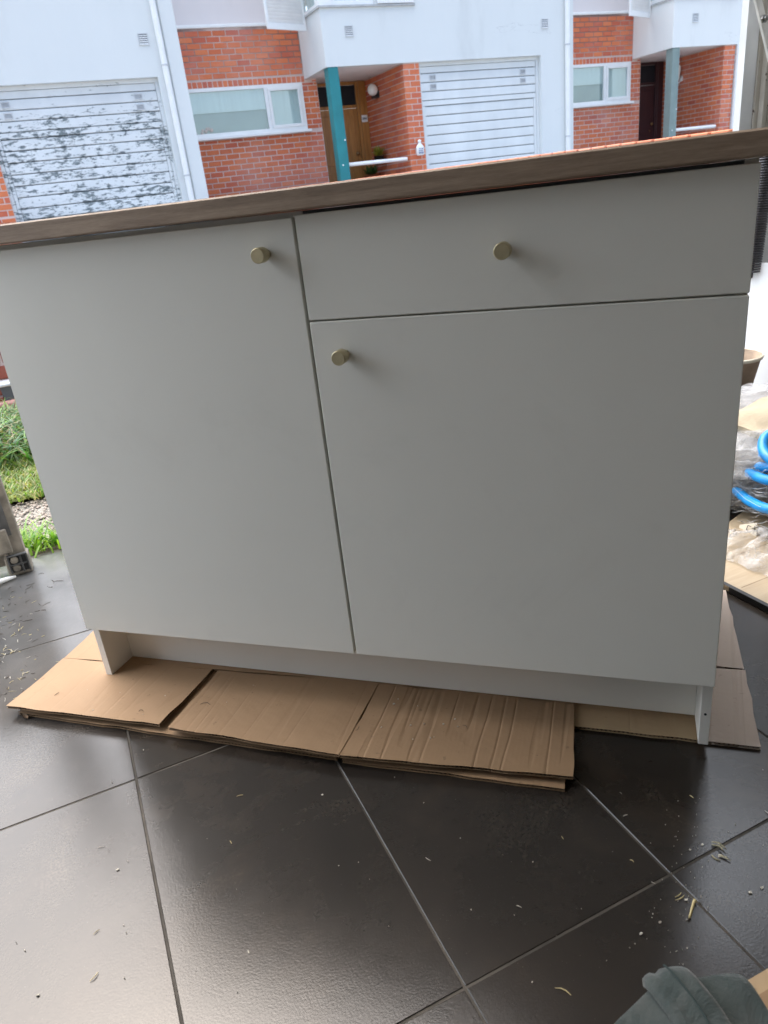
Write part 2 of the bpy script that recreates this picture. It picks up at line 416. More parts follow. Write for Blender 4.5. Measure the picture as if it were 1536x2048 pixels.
def emit(walls, parent, limit=300):
    """the largest-showing bricks as parts of their own, the rest as one joined part"""
    allb = [(b, wl) for wl in walls for b in wl.list]
    allb.sort(key=lambda t: (-t[0][0], -(t[0][2]-t[0][1])*(t[0][4]-t[0][3])))
    rest = {}
    for k, (b, wl) in enumerate(allb):
        vis, u0, u1, z0, z1, dp = b
        if k < limit:
            key = (round(u1-u0, 3), round(z1-z0, 3), wl.mat.name, wl.pr)
            if key not in ALLM:
                lw, lh = key[0]/2, key[1]/2
                ALLM[key] = MB().box((-lw, -wl.pr, -lh), (lw, .02, lh)).mesh('brick', wl.mat, bevel=.003)
            o = link('brick', ALLM[key], parent)
            c = wl.o + wl.e*((u0+u1)/2) + wl.n*dp + Vector((0, 0, (z0+z1)/2 - wl.o.z))
            yv = -wl.n; o.matrix_world = Matrix(((wl.e.x, yv.x, 0, c.x), (wl.e.y, yv.y, 0, c.y), (0, 0, 1, c.z), (0, 0, 0, 1)))
            o.matrix_world = o.matrix_world
        else:
            mb = rest.setdefault(wl.mat.name, (MB(), wl.mat))[0]
            p = [wl.o + wl.e*u + wl.n*(wl.pr+dp-q) + Vector((0, 0, z-wl.o.z)) for z in (z0, z1) for (u, q) in ((u0, 0), (u1, 0), (u1, .02), (u0, .02))]
            mb.add(p, [(3,2,1,0),(4,5,6,7),(0,1,5,4),(1,2,6,5),(2,3,7,6),(3,0,4,7)])
    for mb, mt in rest.values():
        o = mb.build('brickwork', mt, parent); o['kind'] = 'stuff'

rw = thing('retaining_wall', 'low red brick retaining wall at the far edge of the lawn', 'wall')
boxo('wall_core', (-6, 4.455, -.1), (2.44, 4.56, .62), M_mortar, rw)
W_ = Wall(rw, (-6, 4.455, .02), (1, 0, 0), (0, -1, 0), brickmat('deep_red_brick', [(0, (.30, .075, .04)), (.5, (.38, .095, .045)), (1, (.27, .06, .035))]), .235, .083, .013)
W_.fill(4.6, 6.4, .02, .6, 2); W_.fill(0, 4.6, .02, .6, 1); W_.fill(6.4, 8.4, .02, .6, 1)
emit([W_], rw, 120)
M_hose = simple('faded_red_hose', (.42, .20, .17), .6, .25, 12, .2, 40)
for yy, zz, lab in ((4.30, .075, 'upper of two faded red pipes lying along the brick wall'), (4.25, .035, 'lower of two faded red pipes lying along the brick wall')):
    tag(MB().tube([(-2.4 + .3*k, yy + .012*math.sin(k*1.7+zz*30), zz + .004*math.sin(k*2.1)) for k in range(11)], .0235, 12).build('pipe', M_hose, smooth=True), lab, 'pipe', 'pipes along the retaining wall')
pl_ = thing('planter', 'dark grey planter box with pale rim against the brick wall', 'planter', (-.24, 4.385, .0))
pb = MB(); cx = [(-.14, -.05), (.22, -.05), (.22, .045), (-.14, .045)]
pb.add([(x*.9, y*.85, .02) for x, y in cx] + [(x, y, .17) for x, y in cx], [(3,2,1,0),(0,1,5,4),(1,2,6,5),(2,3,7,6),(3,0,4,7)])
pb.build('body', simple('grey_plastic', (.13, .14, .145), .5, .1), pl_)
boxo('rim', (-.15, -.06, .17), (.23, .05, .19), M_white, pl_, bevel=.006)
boxo('potting_soil', (-.138, -.045, .1), (.218, .042, .172), simple('potting_soil', (.04, .03, .02), .95, .3, 40, 1, 80, .01), pl_)

# ------------------------------------------------------------------ driveway side wall with brick-on-edge coping
dw = thing('garden_wall', 'low brick side wall topped with orange bricks on edge', 'wall')
XW = 2.47
boxo('wall_core', (XW+.012, 2.26, -.1), (XW+.23, 9.2, .90), M_mortar, dw)
ck = MB().box((-.008, -.0452, .0), (.245, .0452, .108)).mesh('brick', M_coping, bevel=.004)
yy = 2.30; k = 0
while yy < 9.1:
    o = link('brick', ck, dw); o.location = (XW + R.uniform(-.002, .002), yy, .863 + .0093*(yy-2.3)*.9 + R.uniform(-.0012, .0012)); yy += .1; k += 1
boxo('coping_joint', (XW+.010, 2.26, .86), (XW+.225, 9.1, .955), simple('brown_mortar', (.07, .045, .035), .95, .2, 20), dw)
Wd = Wall(dw, (XW+.012, 2.27, 0), (0, 1, 0), (-1, 0, 0), M_brick)
Wd.fill(0, 6.8, 0, .86, 1); emit([Wd], dw, 0)

# ------------------------------------------------------------------ the row of houses
YF, YB, YD = 13.2, 14.349, 14.993
ZL, ZS, ZT = 2.86, 3.696, 5.6                    # lintel / bay sill / eaves
def grille(name, x, y, z, wd, hg, parent, n=5):
    f = MB(); t = .012
    f.box((x, y-.014, z), (x+t, y, z+hg)).box((x+wd-t, y-.014, z), (x+wd, y, z+hg)).box((x+t, y-.014, z), (x+wd-t, y, z+t)).box((x+t, y-.014, z+hg-t), (x+wd-t, y, z+hg))
    fr = f.build(name, M_grille, parent)
    l = MB(); p = (hg-2*t)/n
    for k in range(n):
        z0 = z+t+k*p
        l.add([(x+t, y-.012, z0), (x+wd-t, y-.012, z0), (x+wd-t, y-.004, z0+p*.5), (x+t, y-.004, z0+p*.5),
               (x+t, y-.009, z0), (x+wd-t, y-.009, z0), (x+wd-t, y-.001, z0+p*.5), (x+t, y-.001, z0+p*.5)], [(0,1,2,3),(7,6,5,4),(0,4,5,1),(1,5,6,2),(2,6,7,3),(3,7,4,0)])
    l.build('louvre', M_whitepaint if name == 'wall_vent' else M_grille, fr)
    boxo('vent_opening', (x+t, y-.0006, z+t), (x+wd-t, y+.0006, z+hg-t), M_ventdark if name == 'wall_vent' else M_grille, fr); return fr
def garage_door(h, x0, x1, mat, rows=9):
    yd = YF + .12
    gd = boxo('garage_door', (x0+.03, yd+.035, GZ), (x1-.03, yd+.05, ZL-.03), M_gap, h)
    fr = MB(); fr.box((x0, yd-.03, GZ), (x0+.05, yd+.03, ZL-.06)).box((x1-.05, yd-.03, GZ), (x1, yd+.03, ZL-.06)).box((x0, yd-.03, ZL-.06), (x1, yd+.03, ZL))
    fr.build('frame', mat, gd, bevel=.004)
    zs = 2.266; slm = {}
    def slat(a, b, xa, xb):
        mb = MB(); wv = b-a
        prof = [(yd+.002, a+.006), (yd-.005, a+.012), (yd-.006, a+wv*.5), (yd-.004, b-.010), (yd+.004, b-.002), (yd+.022, b-.001), (yd+.022, a+.002)]
        n = len(prof); mb.add([(xa, y, z) for y, z in prof] + [(xb, y, z) for y, z in prof], [tuple(range(n)), tuple(range(n, 2*n))[::-1]] + [(i, n+i, n+(i+1) % n, (i+1) % n) for i in range(n)])
        return mb.build('slat', mat, gd)
    # top panel of three slats below a header rail, then the lower leaf
    boxo('header_rail', (x0+.055, yd-.012, ZL-.16), (x1-.055, yd+.02, ZL-.065), mat, gd, bevel=.004)
    zz = ZL-.165; k = 0
    step = (zz-zs)/3
    for k in range(3): slat(zs+step*k+.002, zs+step*(k+1)-.003, x0+.055, x1-.055)
    boxo('leaf_rail', (x0+.055, yd-.018, zs-.085), (x1-.055, yd+.02, zs-.006), mat, gd, bevel=.005)
    for sx in (x0+.055, x1-.105): boxo('leaf_stile', (sx, yd-.018, GZ+.02), (sx+.05, yd+.02, zs-.088), mat, gd, bevel=.005)
    z = zs-.09
    while z-.159 > GZ+.02: slat(z-.156, z-.003, x0+.11, x1-.11); z -= .159
    if z-GZ > .05: slat(GZ+.02, z-.003, x0+.11, x1-.11)
    for gx in (x0+.24, x1-.40):
        for r in (1, 2): grille('grille', gx, yd-.007, zs+step*r+.032, .12, .08, gd, 4)
    return gd
def downpipe(h, x, label=None):
    mb = MB(); mb.tube([(x, YF-.055, GZ), (x, YF-.055, ZT)], .046, 14); p = mb.build('downpipe', M_whitepaint, h, smooth=False)
    for z in (1.45, 3.0, 4.6): MB().lathe([(.051, -.012), (.053, 0), (.051, .012)], 14, Matrix.Translation((x, YF-.055, z))).build('pipe_bracket', M_grille, p)
    return p
def window(h, x0, x1, z0, z1, split, parts):
    """two light window: wide fixed pane, narrow casement"""
    y = YB - .03; t = .055
    wn = MB(); wn.box((x0, y-.02, z0), (x1, y+.05, z0+t)).box((x0, y-.02, z1-t), (x1, y+.05, z1)).box((x0, y-.02, z0+t), (x0+t, y+.05, z1-t)).box((x1-t, y-.02, z0+t), (x1, y+.05, z1-t)).box((split-.03, y-.02, z0+t), (split+.03, y+.05, z1-t))
    wo = wn.build('window', M_whitepaint, h, bevel=.004)
    c = MB(); a, b = split+.032, x1-t-.002; q = .05
    c.box((a, y-.035, z0+t), (b, y+.02, z0+t+q)).box((a, y-.035, z1-t-q), (b, y+.02, z1-t)).box((a, y-.035, z0+t+q), (a+q, y+.02, z1-t-q)).box((b-q, y-.035, z0+t+q), (b, y+.02, z1-t-q))
    c.build('casement', M_whitepaint, wo, bevel=.004)
    boxo('pane', (x0+t, y+.008, z0+t), (split-.03, y+.014, z1-t), M_glass, wo)
    boxo('pane', (a+q, y-.004, z0+t+q), (b-q, y+.002, z1-t-q), M_glass, wo)
    boxo('sill', (x0-.02, y-.09, z0-.05), (x1+.05, y+.03, z0-.002), M_whitepaint, wo, bevel=.006)
    for nm, (u0, u1, v0, v1, dy, mt) in parts: boxo(nm, (x0+(x1-x0)*u0, y+dy, z0+(z1-z0)*v0), (x0+(x1-x0)*u1, y+dy+.01, z0+(z1-z0)*v1), mt, wo)
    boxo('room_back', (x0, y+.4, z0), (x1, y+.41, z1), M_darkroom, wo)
    return wo
def shutter(parent, hinge, wdt, z0, z1, ang, name='shutter'):
    Mx = Matrix.Translation(hinge) @ Matrix.Rotation(ang, 4, 'Z'); t = .035; r = .075
    f = MB(); f.box((0, -t, z0), (wdt, 0, z0+r*1.2), Mx).box((0, -t, z1-r), (wdt, 0, z1), Mx).box((0, -t, z0+r*1.2), (r*.6, 0, z1-r), Mx).box((wdt-r*.6, -t, z0+r*1.2), (wdt, 0, z1-r), Mx)
    s_ = f.build(name, M_whitepaint, parent, bevel=.003)
    z = z0+r*1.2; l = MB()
    while z < z1-r-.04:
        l.add([Mx @ Vector(p) for p in ((r*.6, -t+.004, z), (wdt-r*.6, -t+.004, z), (wdt-r*.6, -.004, z+.045), (r*.6, -.004, z+.045), (r*.6, -t+.012, z), (wdt-r*.6, -t+.012, z), (wdt-r*.6, .002, z+.04), (r*.6, .002, z+.04))], [(0,1,2,3),(7,6,5,4),(0,4,5,1),(1,5,6,2),(2,6,7,3),(3,7,4,0)]); z += .05
    l.build('louvre', M_whitepaint, s_)
    boxo('backing', (0, 0, 0), (.001, .001, .001), M_whitepaint, s_) if False else None
    return s_

def house(label, xs, dx, gl, gr, end, slatm, post, doorm, framem, seen, vents, wallm=M_plaster):
    h = thing('terraced_house', label, 'house', (0, 0, 0), None)
    be, bs, pr, pe = 5.38+dx, 5.154+dx, 6.60+dx, 6.912+dx
    # front wall of white plaster over bay, porch and garage
    MB().box((bs, YF, ZL), (gl, YF+.12, ZS)).build('bay_front', wallm, h)
    boxo('bay_side', (bs, YF+.12, ZL), (bs+.12, YB, ZS), wallm, h)
    boxo('soffit', (bs+.12, YF+.12, ZL+.004), (pr+.3, YD+.1, ZL+.05), M_soffit, h)
    boxo('front_wall', (gl, YF, ZL), (end, YF+.3, ZT), wallm, h)
    boxo('pilaster', (gr, YF, GZ-.1), (end, YF+.3, ZL), wallm, h)
    boxo('party_wall', (end-.3, YF+.3, GZ-.1), (end, 22, ZT), wallm, h)
    boxo('garage_side', (gl-.02, YF+.13, GZ-.1), (gl+.0, YD, ZL), wallm, h)
    boxo('sill_band', (bs-.03, YF-.03, ZS), (6.9+dx, YF+.12, ZS+.028), M_sillgrey, h)
    boxo('sill_band', (bs-.03, YF+.12, ZS), (bs+.12, YB, ZS+.028), M_sillgrey, h)
    # upper storey: recessed pinkish wall, corner window of the bay
    boxo('ledge', (xs, YB-.03, ZS-.005), (bs-.002, YB+.25, ZS+.045), M_whitepaint, h, bevel=.008)
    boxo('upper_wall', (xs, YB+.03, ZS+.046), (bs-.01, YB+.3, ZT), M_pink, h)
    boxo('bay_return', (bs+.0, YB-.2, ZS+.03), (bs+.12, YB+.3, ZT), wallm, h)
    boxo('roof', (bs-.04, YF-.12, ZT), (end-.002, 22, ZT+.2), M_sillgrey, h); boxo('roof', (xs, YB-.08, ZT), (bs-.042, 22, ZT+.2), M_sillgrey, h)
    boxo('bay_upper_front', (6.15+dx, YF+.004, ZS+.03), (gl, YF+.12, ZT), wallm, h)
    boxo('bay_corner_post', (bs, YF+.004, ZS+.03), (bs+.22, YF+.1, ZT), M_whitepaint, h)
    wn = MB(); y = YF+.02
    wn.box((bs+.222, y, ZS+.03), (6.148+dx, y+.06, ZS+.10)).box((bs+.222, y, ZS+.10), (bs+.29, y+.06, ZT-.5)).box((6.08+dx, y, ZS+.10), (6.148+dx, y+.06, ZT-.5)).box((bs+.222, y, ZT-.5), (6.148+dx, y+.06, ZT))
    cw = wn.build('window', M_whitepaint, h, bevel=.004)
    boxo('pane', (bs+.29, y+.02, ZS+.10), (6.08+dx, y+.03, ZT-.5), M_glass, cw)
    boxo('blind', (bs+.29, y+.07, ZS+.10), (6.08+dx, y+.08, ZT-.5), M_curtain, cw)
    sw = MB(); x = bs+.02
    sw.box((x, YF+.12, ZS+.03), (x+.06, YB-.2, ZS+.10)).box((x, YF+.12, ZS+.10), (x+.06, YF+.24, ZT-.5)).box((x, YB-.29, ZS+.10), (x+.06, YB-.2, ZT-.5)).box((x, YF+.12, ZT-.5), (x+.06, YB-.2, ZT))
    swo = sw.build('window', M_whitepaint, h, bevel=.004)
    boxo('pane', (x+.02, YF+.24, ZS+.10), (x+.03, YB-.29, ZT-.5), M_glass, swo)
    boxo('blind', (x+.1, YF+.24, ZS+.10), (x+.11, YB-.29, ZT-.5), M_curtain, swo)
    shutter(h, (bs-.03, YF+.62, 0), .82, 3.50, 5.2, math.radians(200))
    shutter(h, (6.2+dx, YF-.006, 0), .68, ZS+.035, 5.4, 0)
    # brick ground floor with window
    core = MB(); wx0, wx1, wz0, wz1 = xs+.05, 5.08+dx, 2.06, 2.81
    core.box((xs, YB, GZ-.1), (be, YB+.12, wz0)).box((xs, YB, wz1), (be, YB+.12, ZS-.006)).box((wx1, YB, wz0), (be, YB+.12, wz1)).box((be-.12, YB+.12, GZ-.1), (be, YD, ZL)).box((pr, YF+.02, GZ-.1), (pe, YF+.2, ZL)).box((pr, YF+.2, GZ-.1), (pr+.12, YD, ZL))
    core.build('mortar', M_mortar, h)
    walls = []
    A = Wall(h, (xs, YB, GZ), (1, 0, 0), (0, -1, 0), M_brick); n0 = be-xs; u1 = wx1-xs
    A.fill(0, bs-xs-.002, wz1+.11, ZS-.01, 6*seen, zref=GZ)
    A.fill(.05, bs-xs, wz1+.003, wz1+.11, 6*seen, soldier=True)
    A.fill(u1, n0, wz0, wz1+.11 if False else wz1, 5*seen, zref=GZ)
    A.fill(0, n0, GZ+.9, wz0-.052, 4*seen, zref=GZ); A.fill(0, n0, GZ, GZ+.9, 0, zref=GZ)
    A.fill(bs-xs+.13, n0, wz1, ZL-.005, 5*seen, zref=GZ)
    B = Wall(h, (pr, YF+.01, GZ), (0, 1, 0), (-1, 0, 0), M_brick)
    B.fill(.012, YD-YF-.06, GZ+.8, ZL, 2*seen, zref=GZ); B.fill(.012, YD-YF-.06, GZ, GZ+.8, 0, zref=GZ)
    Cw = Wall(h, (pr-.008, YF+.02, GZ), (1, 0, 0), (0, -1, 0), M_brick); Cw.fill(0, pe-pr+.008, GZ+.7, ZL, 3*seen, zref=GZ); Cw.fill(0, pe-pr+.008, GZ, GZ+.7, 0, zref=GZ)
    emit([A, B, Cw], h, 300 if seen else 40)
    parts = [('curtain', (.70, 1.0, 0, 1, .022, M_curtain)), ('curtain', (.02, .69, .5, 1, .035, M_curtain)), ('blind', (0, .7, 0, .6, .06, M_blind))]
    window(h, wx0, wx1, wz0, wz1, 4.38+dx, parts)
    # porch: door, transom, frame board, post and rail
    dl, dr = be-.02, 6.38+dx
    dd = boxo('door', (dl, YD-.02, GZ), (dr, YD+.03, 2.40), doorm, h, bevel=.004)
    pn = MB()
    for a, b in ((dl+.1, dl+.42), (dl+.56, dr-.1)):
        pn.box((a, YD-.032, GZ+.16), (b, YD-.021, GZ+.86)).box((a, YD-.032, GZ+1.0), (b, YD-.021, 2.28))
    pn.build('door_panel', doorm, dd, bevel=.006)
    boxo('kick_board', (dl+.02, YD-.03, GZ+.02), (dr-.02, YD-.0205, GZ+.12), doorm, dd)
    MB().lathe([(.018, 0), (.018, .03), (.034, .04), (.034, .06), (.02, .068)], 14, Matrix.Translation((6.285+dx, YD-.02, 1.6)) @ Matrix.Rotation(math.pi/2, 4, 'X')).build('door_knob', M_brass, dd, smooth=True)
    if doorm is M_maroon: MB().lathe([(.02, 0), (.02, .012)], 14, Matrix.Translation((6.26+dx, YD-.02, 1.46)) @ Matrix.Rotation(math.pi/2, 4, 'X')).build('lock', M_brass, dd)
    boxo('transom_bar', (dl, YD-.04, 2.405), (dr, YD+.03, 2.46), framem, h, bevel=.004)
    boxo('transom_pane', (dl, YD-.005, 2.462), (dr+.001, YD+.004, 2.80), M_darkglass, h)
    boxo('transom_rail', (dl, YD-.04, 2.802), (dr, YD+.03, ZL), framem, h, bevel=.004)
    boxo('door_jamb', (dr+.002, YD-.05, GZ), (dr+.055, YD+.03, ZL), framem, h, bevel=.004)
    boxo('side_board', (dr+.06, YD-.06, GZ), (pr-.004, YD+.03, ZL), framem, h, bevel=.006)
    boxo('porch_floor', (be, YF-.05, GZ-.2), (pr, YD, GZ), M_pave, h)
    po = boxo('post', (5.18+dx, YF+.004, GZ), (5.372+dx, YF+.2, ZL), post, h, bevel=.012)
    for z in (1.36, 1.75): MB().lathe([(.013, 0), (.013, .008)], 10, Matrix.Translation((5.25+dx+(.09 if z > 1.5 else 0), YF+.004, z)) @ Matrix.Rotation(math.pi/2, 4, 'X')).build('bolt', M_white, po)
    MB().tube([(5.374+dx, YF+.09, 1.36), (pr-.05, YF+.09, 1.355)], .032, 14).build('rail', M_white, h)
    garage_door(h, gl, gr, slatm)
    for vx in vents: grille('wall_vent', vx, YF-.001, 3.28, .15, .155, h, 5)
    return h

hb = house('white and red brick house with the oak front door behind a teal post', 2.784, 0, 6.912, 9.48, 10.224, M_slat, M_teal, M_oakdoor, M_oakdoor, 1, (5.56, 9.50))
downpipe(hb, 10.05)
hc = house('white and red brick house with the dark maroon door behind a sage post', 10.224, 7.53, 14.45, 17.0, 17.75, M_slat, M_sage, M_maroon, M_maroon, 1, (13.18, 17.1), M_plaster2)
boxo('corner_pillar', (14.447, YF-.03, GZ), (14.62, YF-.002, ZL-.002), M_plaster2, hc)
ha = house('white house with badly peeling garage door at the left', -4.34, -7.11, -.198, 2.358, 2.784, M_peel, M_sage, M_oakdoor, M_oakdoor, .5, (2.18,))
downpipe(ha, 2.49)
boxo('corner_pilaster', (2.56, YF-.035, GZ), (2.784, YF-.002, ZT), M_plaster, ha, bevel=.012)
# brick ledges at the foot of the fronts
for hh, x0, x1 in ((hb, 2.784, 6.912), (ha, -1.9, -.198)):
    lg = MB().box((x0, YF-.28, GZ-.1), (x1, YF-.06, 1.02)).build('front_ledge', M_mortar, hh)
    wl = Wall(hh, (x0, YF-.28, GZ), (1, 0, 0), (0, -1, 0), M_coping); wl.fill(0, x1-x0, .95, 1.07, 9, soldier=True)
    wl.fill(0, x1-x0, GZ, .94, 0); emit([wl], hh, 0)
# things on the houses
wl_ = thing('wall_lamp', 'round white globe lamp on the brick porch wall beside the oak door', 'lamp', (6.6, 14.36, 2.61))
MB().lathe([(.001, -.1)] + [(.1*math.sin(a*math.pi/10), -.1*math.cos(a*math.pi/10)) for a in range(1, 10)] + [(.001, .1)], 20, Matrix.Translation((-.115, 0, .01))).build('globe', M_globe, wl_, smooth=True)
MB().box((-.05, -.06, -.13), (-.009, .06, -.01)).box((-.14, -.05, -.13), (-.05, .05, -.095)).build('bracket', M_blackpot, wl_, bevel=.005)
ns = thing('number_sign', 'small white enamel house number plate beside the oak door', 'sign', (6.505, 14.93, 2.205))
boxo('plate', (-.062, -.012, -.062), (.062, 0, .062), M_white, ns, bevel=.004)
nb = MB()
for k in range(4): nb.box((-.044+.024*k, -.0145, -.02), (-.03+.024*k, -.0125, .02)); nb.box((-.03+.024*k, -.0145, -.004), (-.026+.024*k, -.0125, .004))
nb.build('digits', M_blackpot, ns)
pq = thing('ceramic_plaque', 'white bottle shaped ceramic plaque with blue marks beside the garage door', 'plaque', (6.768, YF, 1.50))
MB().lathe([(.062, -.115), (.078, -.1), (.078, .02), (.058, .05), (.03, .075), (.026, .1), (.036, .112), (.036, .13), (.012, .142)], 18, Matrix.Translation((0, -.045, 0)) @ Matrix.Diagonal((1, .5, 1, 1))).build('body', M_white, pq, smooth=True)
q_ = MB()
for k, z in enumerate((-.005, -.035, -.065, -.08)):
    for t in range(4): q_.box((-.048+.025*t, -.0875, z-(.009 if (t+k) % 2 else .005)), (-.032+.025*t, -.084, z+.006))
q_.build('glaze_marks', M_blueink, pq)
def plant(name, loc, label, mp, ml, rp, hp, n, spread, seed, group=None):
    t = thing(name, label, 'plant', loc, group)
    MB().lathe([(rp*.7, 0), (rp, hp), (rp*1.08, hp), (rp*1.08, hp*.85), (rp*.98, hp*.85)][:3], 16).build('pot', mp, t, smooth=True)
    rr = random.Random(seed); mb = MB()
    for _ in range(n):
        a = rr.random()*6.28; el = rr.uniform(.2, 1.3); L = spread*rr.uniform(.6, 1.1)
        d = Vector((math.cos(a)*math.cos(el), math.sin(a)*math.cos(el), math.sin(el))); s_ = Vector((-d.y, d.x, .1)).normalized()*L*.12
        b = Vector((rr.uniform(-.4, .4)*rp, rr.uniform(-.4, .4)*rp, hp)); mb.add([b, b+d*L*.5+s_, b+d*L, b+d*L*.5-s_], [(0, 1, 2, 3)])
    mb.build('foliage', ml, t); return t
plant('potted_plant', (6.44, 14.28, 1.34), 'yellow green plant in a black pot hung on the brick porch wall', M_blackpot, M_yellowgreen, .10, .15, 60, .2, 1)
boxo('pot_hanger', (.1, -.02, .06), (.152, .02, .1), M_blackpot, bpy.data.objects['potted_plant'])
plant('potted_plant', (6.36, 14.5, 1.06), 'low green plant in a terracotta bowl at the foot of the oak door', M_terra, M_green, .17, .12, 90, .2, 2)
boxo('stand', (-.12, -.12, GZ-1.06), (.12, .12, -.002), M_pave, bpy.data.objects['potted_plant.001'])
lm = thing('wall_lantern', 'slim white glass lantern on brick porch wall by the sage post', 'lamp', (14.13, 14.38, 2.5))
MB().lathe([(.012, -.13), (.03, -.1), (.055, .05), (.06, .16), (.045, .19)], 14, Matrix.Translation((-.12, 0, 0))).build('shade', M_globe, lm, smooth=True)
MB().tube([(-.008, 0, -.08), (-.07, 0, -.16), (-.12, 0, -.125)], .014, 8).box((-.02, -.05, -.13), (-.009, .05, -.03)).build('bracket', M_white, lm)
fl = MB(); fr_ = random.Random(9)
fw = thing('flower_bunch', 'pale pink flowers behind the wide window glass', 'flowers', (3.05, YB+.01, 2.12))
for k in range(9):
    c = Vector((fr_.uniform(-.1, .3), fr_.uniform(0, .04), fr_.uniform(.0, .1))); fl.lathe([(.004, -.03)] + [(.03*math.sin(a*math.pi/6), -.03*math.cos(a*math.pi/6)) for a in range(1, 6)] + [(.004, .03)], 8, Matrix.Translation(c))
fl.build('blossom', M_flower, fw, smooth=True)

# ------------------------------------------------------------------ our own garage opening
M_ceil = simple('garage_plaster', (.58, .57, .54), .9, .06, 2)
ce = boxo('unseen_ceiling', (-1.6, -3.2, 2.45), (2.9, 1.5, 2.6), M_ceil); ce['kind'] = 'structure'  # unseen, added to darken the cabinet; edge cut back for floor reflections
wb = boxo('wall_back', (-1.9, -3.3, -.1), (2.9, -3.2, 2.6), M_ceil); wb['kind'] = 'structure'
wl0 = boxo('unseen_wall_left', (-1.6, -3.2, -.1), (-1.5, 1.3, 2.45), M_ceil); wl0['kind'] = 'structure'  # unseen, added and cut short to tune light on the cabinet front
wr = boxo('wall_right', (2.75, -3.2, -.1), (2.9, 2.13, 2.45), M_ceil); wr['kind'] = 'structure'
jb = boxo('garage_jamb', (2.42, 2.172, -.1), (2.479, 2.2, 2.6), simple('grey_white_render', (.52, .54, .55), .85, .12, 5, .4, 30, .003)); tag(jb, 'grey white rendered pillar edge at right of the garage opening', 'pillar')
jl = boxo('garage_jamb', (-.46, 1.93, 0), (-.352, 2.14, .36), simple('stained_white_render', (.62, .61, .56), .85, .25, 6, .4, 30, .003)); tag(jl, 'stained white wall stub at left of the garage opening', 'pillar')

# right gate leaf: weathered profiled panel with lever arm, bolt and spring
def rustmat():
    m = N('weathered_panel'); v = m.coord((1, 1, .35))
    f = m.noise(v, 9, 8, .65); g = m.noise(m.coord((1, 1, .8)), 30, 7, .7)
    col = m.ramp(f, [(.25, (.13, .11, .085)), (.45, (.30, .28, .235)), (.7, (.42, .40, .36))])
    col = m.mix(m.g(g, .62, .66), col, (.05, .035, .025))
    m.set(Base_Color=col, Roughness=.75); m.bump(g, .5, .003); return m.m
M_rust = rustmat()
gt = thing('garage_gate', 'weathered beige gate edge with dark chips at the right pillar', 'gate', (0, 0, 0))
prof = [(2.481, 2.165), (2.50, 2.165), (2.505, 2.150), (2.512, 2.150), (2.517, 2.165), (2.545, 2.165), (2.549, 2.158), (2.558, 2.158), (2.562, 2.165), (2.60, 2.165), (2.605, 2.152), (2.615, 2.152), (2.62, 2.165), (2.742, 2.165), (2.742, 2.2), (2.481, 2.2)]
MB().prism(prof, .93, 2.44).build('panel', M_rust, gt)
boxo('wall_face', (2.481, 2.166, 0), (2.742, 2.2, .93), simple('patchy_white_wall', (.55, .56, .56), .85, .2, 5, .4, 30, .003), gt)
M_arm = simple('painted_steel_arm', (.56, .56, .54), .5, .18, 18, .2, 50)
p0, p1 = onY(1505, -60, 2.1), onY(1551, 140, 2.1)
dv = (p1-p0).normalized(); sv = dv.cross(Vector((0, 1, 0))).normalized()*.0135
ar = MB(); vs = [p0-sv, p0+sv, p1+sv, p1-sv]
ar.add([v for v in vs] + [v+Vector((0, .012, 0)) for v in vs], [(0,1,2,3),(7,6,5,4),(0,4,5,1),(1,5,6,2),(2,6,7,3),(3,7,4,0)]).build('lever_arm', M_arm, gt, bevel=.002)
bc = onY(1527, 38, 2.095)
MB().lathe([(.013, 0), (.013, .006), (.0085, .006), (.0085, .015), (.004, .017)], 6, Matrix.Translation(bc) @ Matrix.Rotation(math.pi/2, 4, 'X')).build('bolt', simple('dark_bolt', (.2, .2, .2), .4, .2, metallic=.8), gt)
sp = thing('door_spring', 'black coil spring hanging below the worktop end at the right', 'spring', (0, 0, 0))
a0, a1 = onY(1537, 280, 2.09), onY(1500.5, 543, 2.09); cpts = []; turns = 52
ax_ = (a1-a0).normalized(); e1 = ax_.orthogonal().normalized(); e2 = ax_.cross(e1)
for k in range(turns*10+1):
    t = k/(turns*10); an = k/10*2*math.pi; cpts.append(a0.lerp(a1, t) + (e1*math.cos(an)+e2*math.sin(an))*.034)
MB().tube(cpts, .0036, 6).build('coil', simple('black_spring_steel', (.10, .098, .105), .34, .2, 40, metallic=.8), sp, smooth=True)
MB().tube([a0-ax_*.03, a0.lerp(a1, 1.05)], .012, 10).build('core_rod', simple('spring_rod', (.02, .02, .022), .5), sp)

# left track foot: grimy guide channel and roller bracket
M_grime = simple('grimy_metal', (.23, .205, .17), .7, .5, 16, .5, 45, .003)
M_track = simple('dark_track_metal', (.085, .085, .085), .55, .4, 20, .4, 60, .002)
tk = thing('door_track', 'grimy garage door guide track with roller bracket at the left edge', 'door track', (-.262, 2.2, 0))
tm = MB().box((-.10, -.012, .02), (-.094, .03, 1.2)).box((-.055, -.02, .02), (-.049, .03, 1.2)).box((-.094, .024, .02), (-.055, .03, 1.2)).box((-.047, .0, .0), (-.003, .03, 1.2))
tm.build('channel', M_grime, tk, bevel=.0015)
boxo('edge_strip', (-.046, -.006, .12), (-.022, -.001, 1.2), M_track, tk, bevel=.001)
MB().tube([(-.074, -.012, .13), (-.074, -.012, 1.2)], .009, 10).build('pull_rod', M_concrete, tk)
boxo('mount_plate', (-.086, -.028, .075), (-.03, -.0205, .15), M_grime, tk, bevel=.003)
bk = boxo('roller_bracket', (-.062, -.02, .0), (.003, .028, .06), M_grime, tk, bevel=.004)
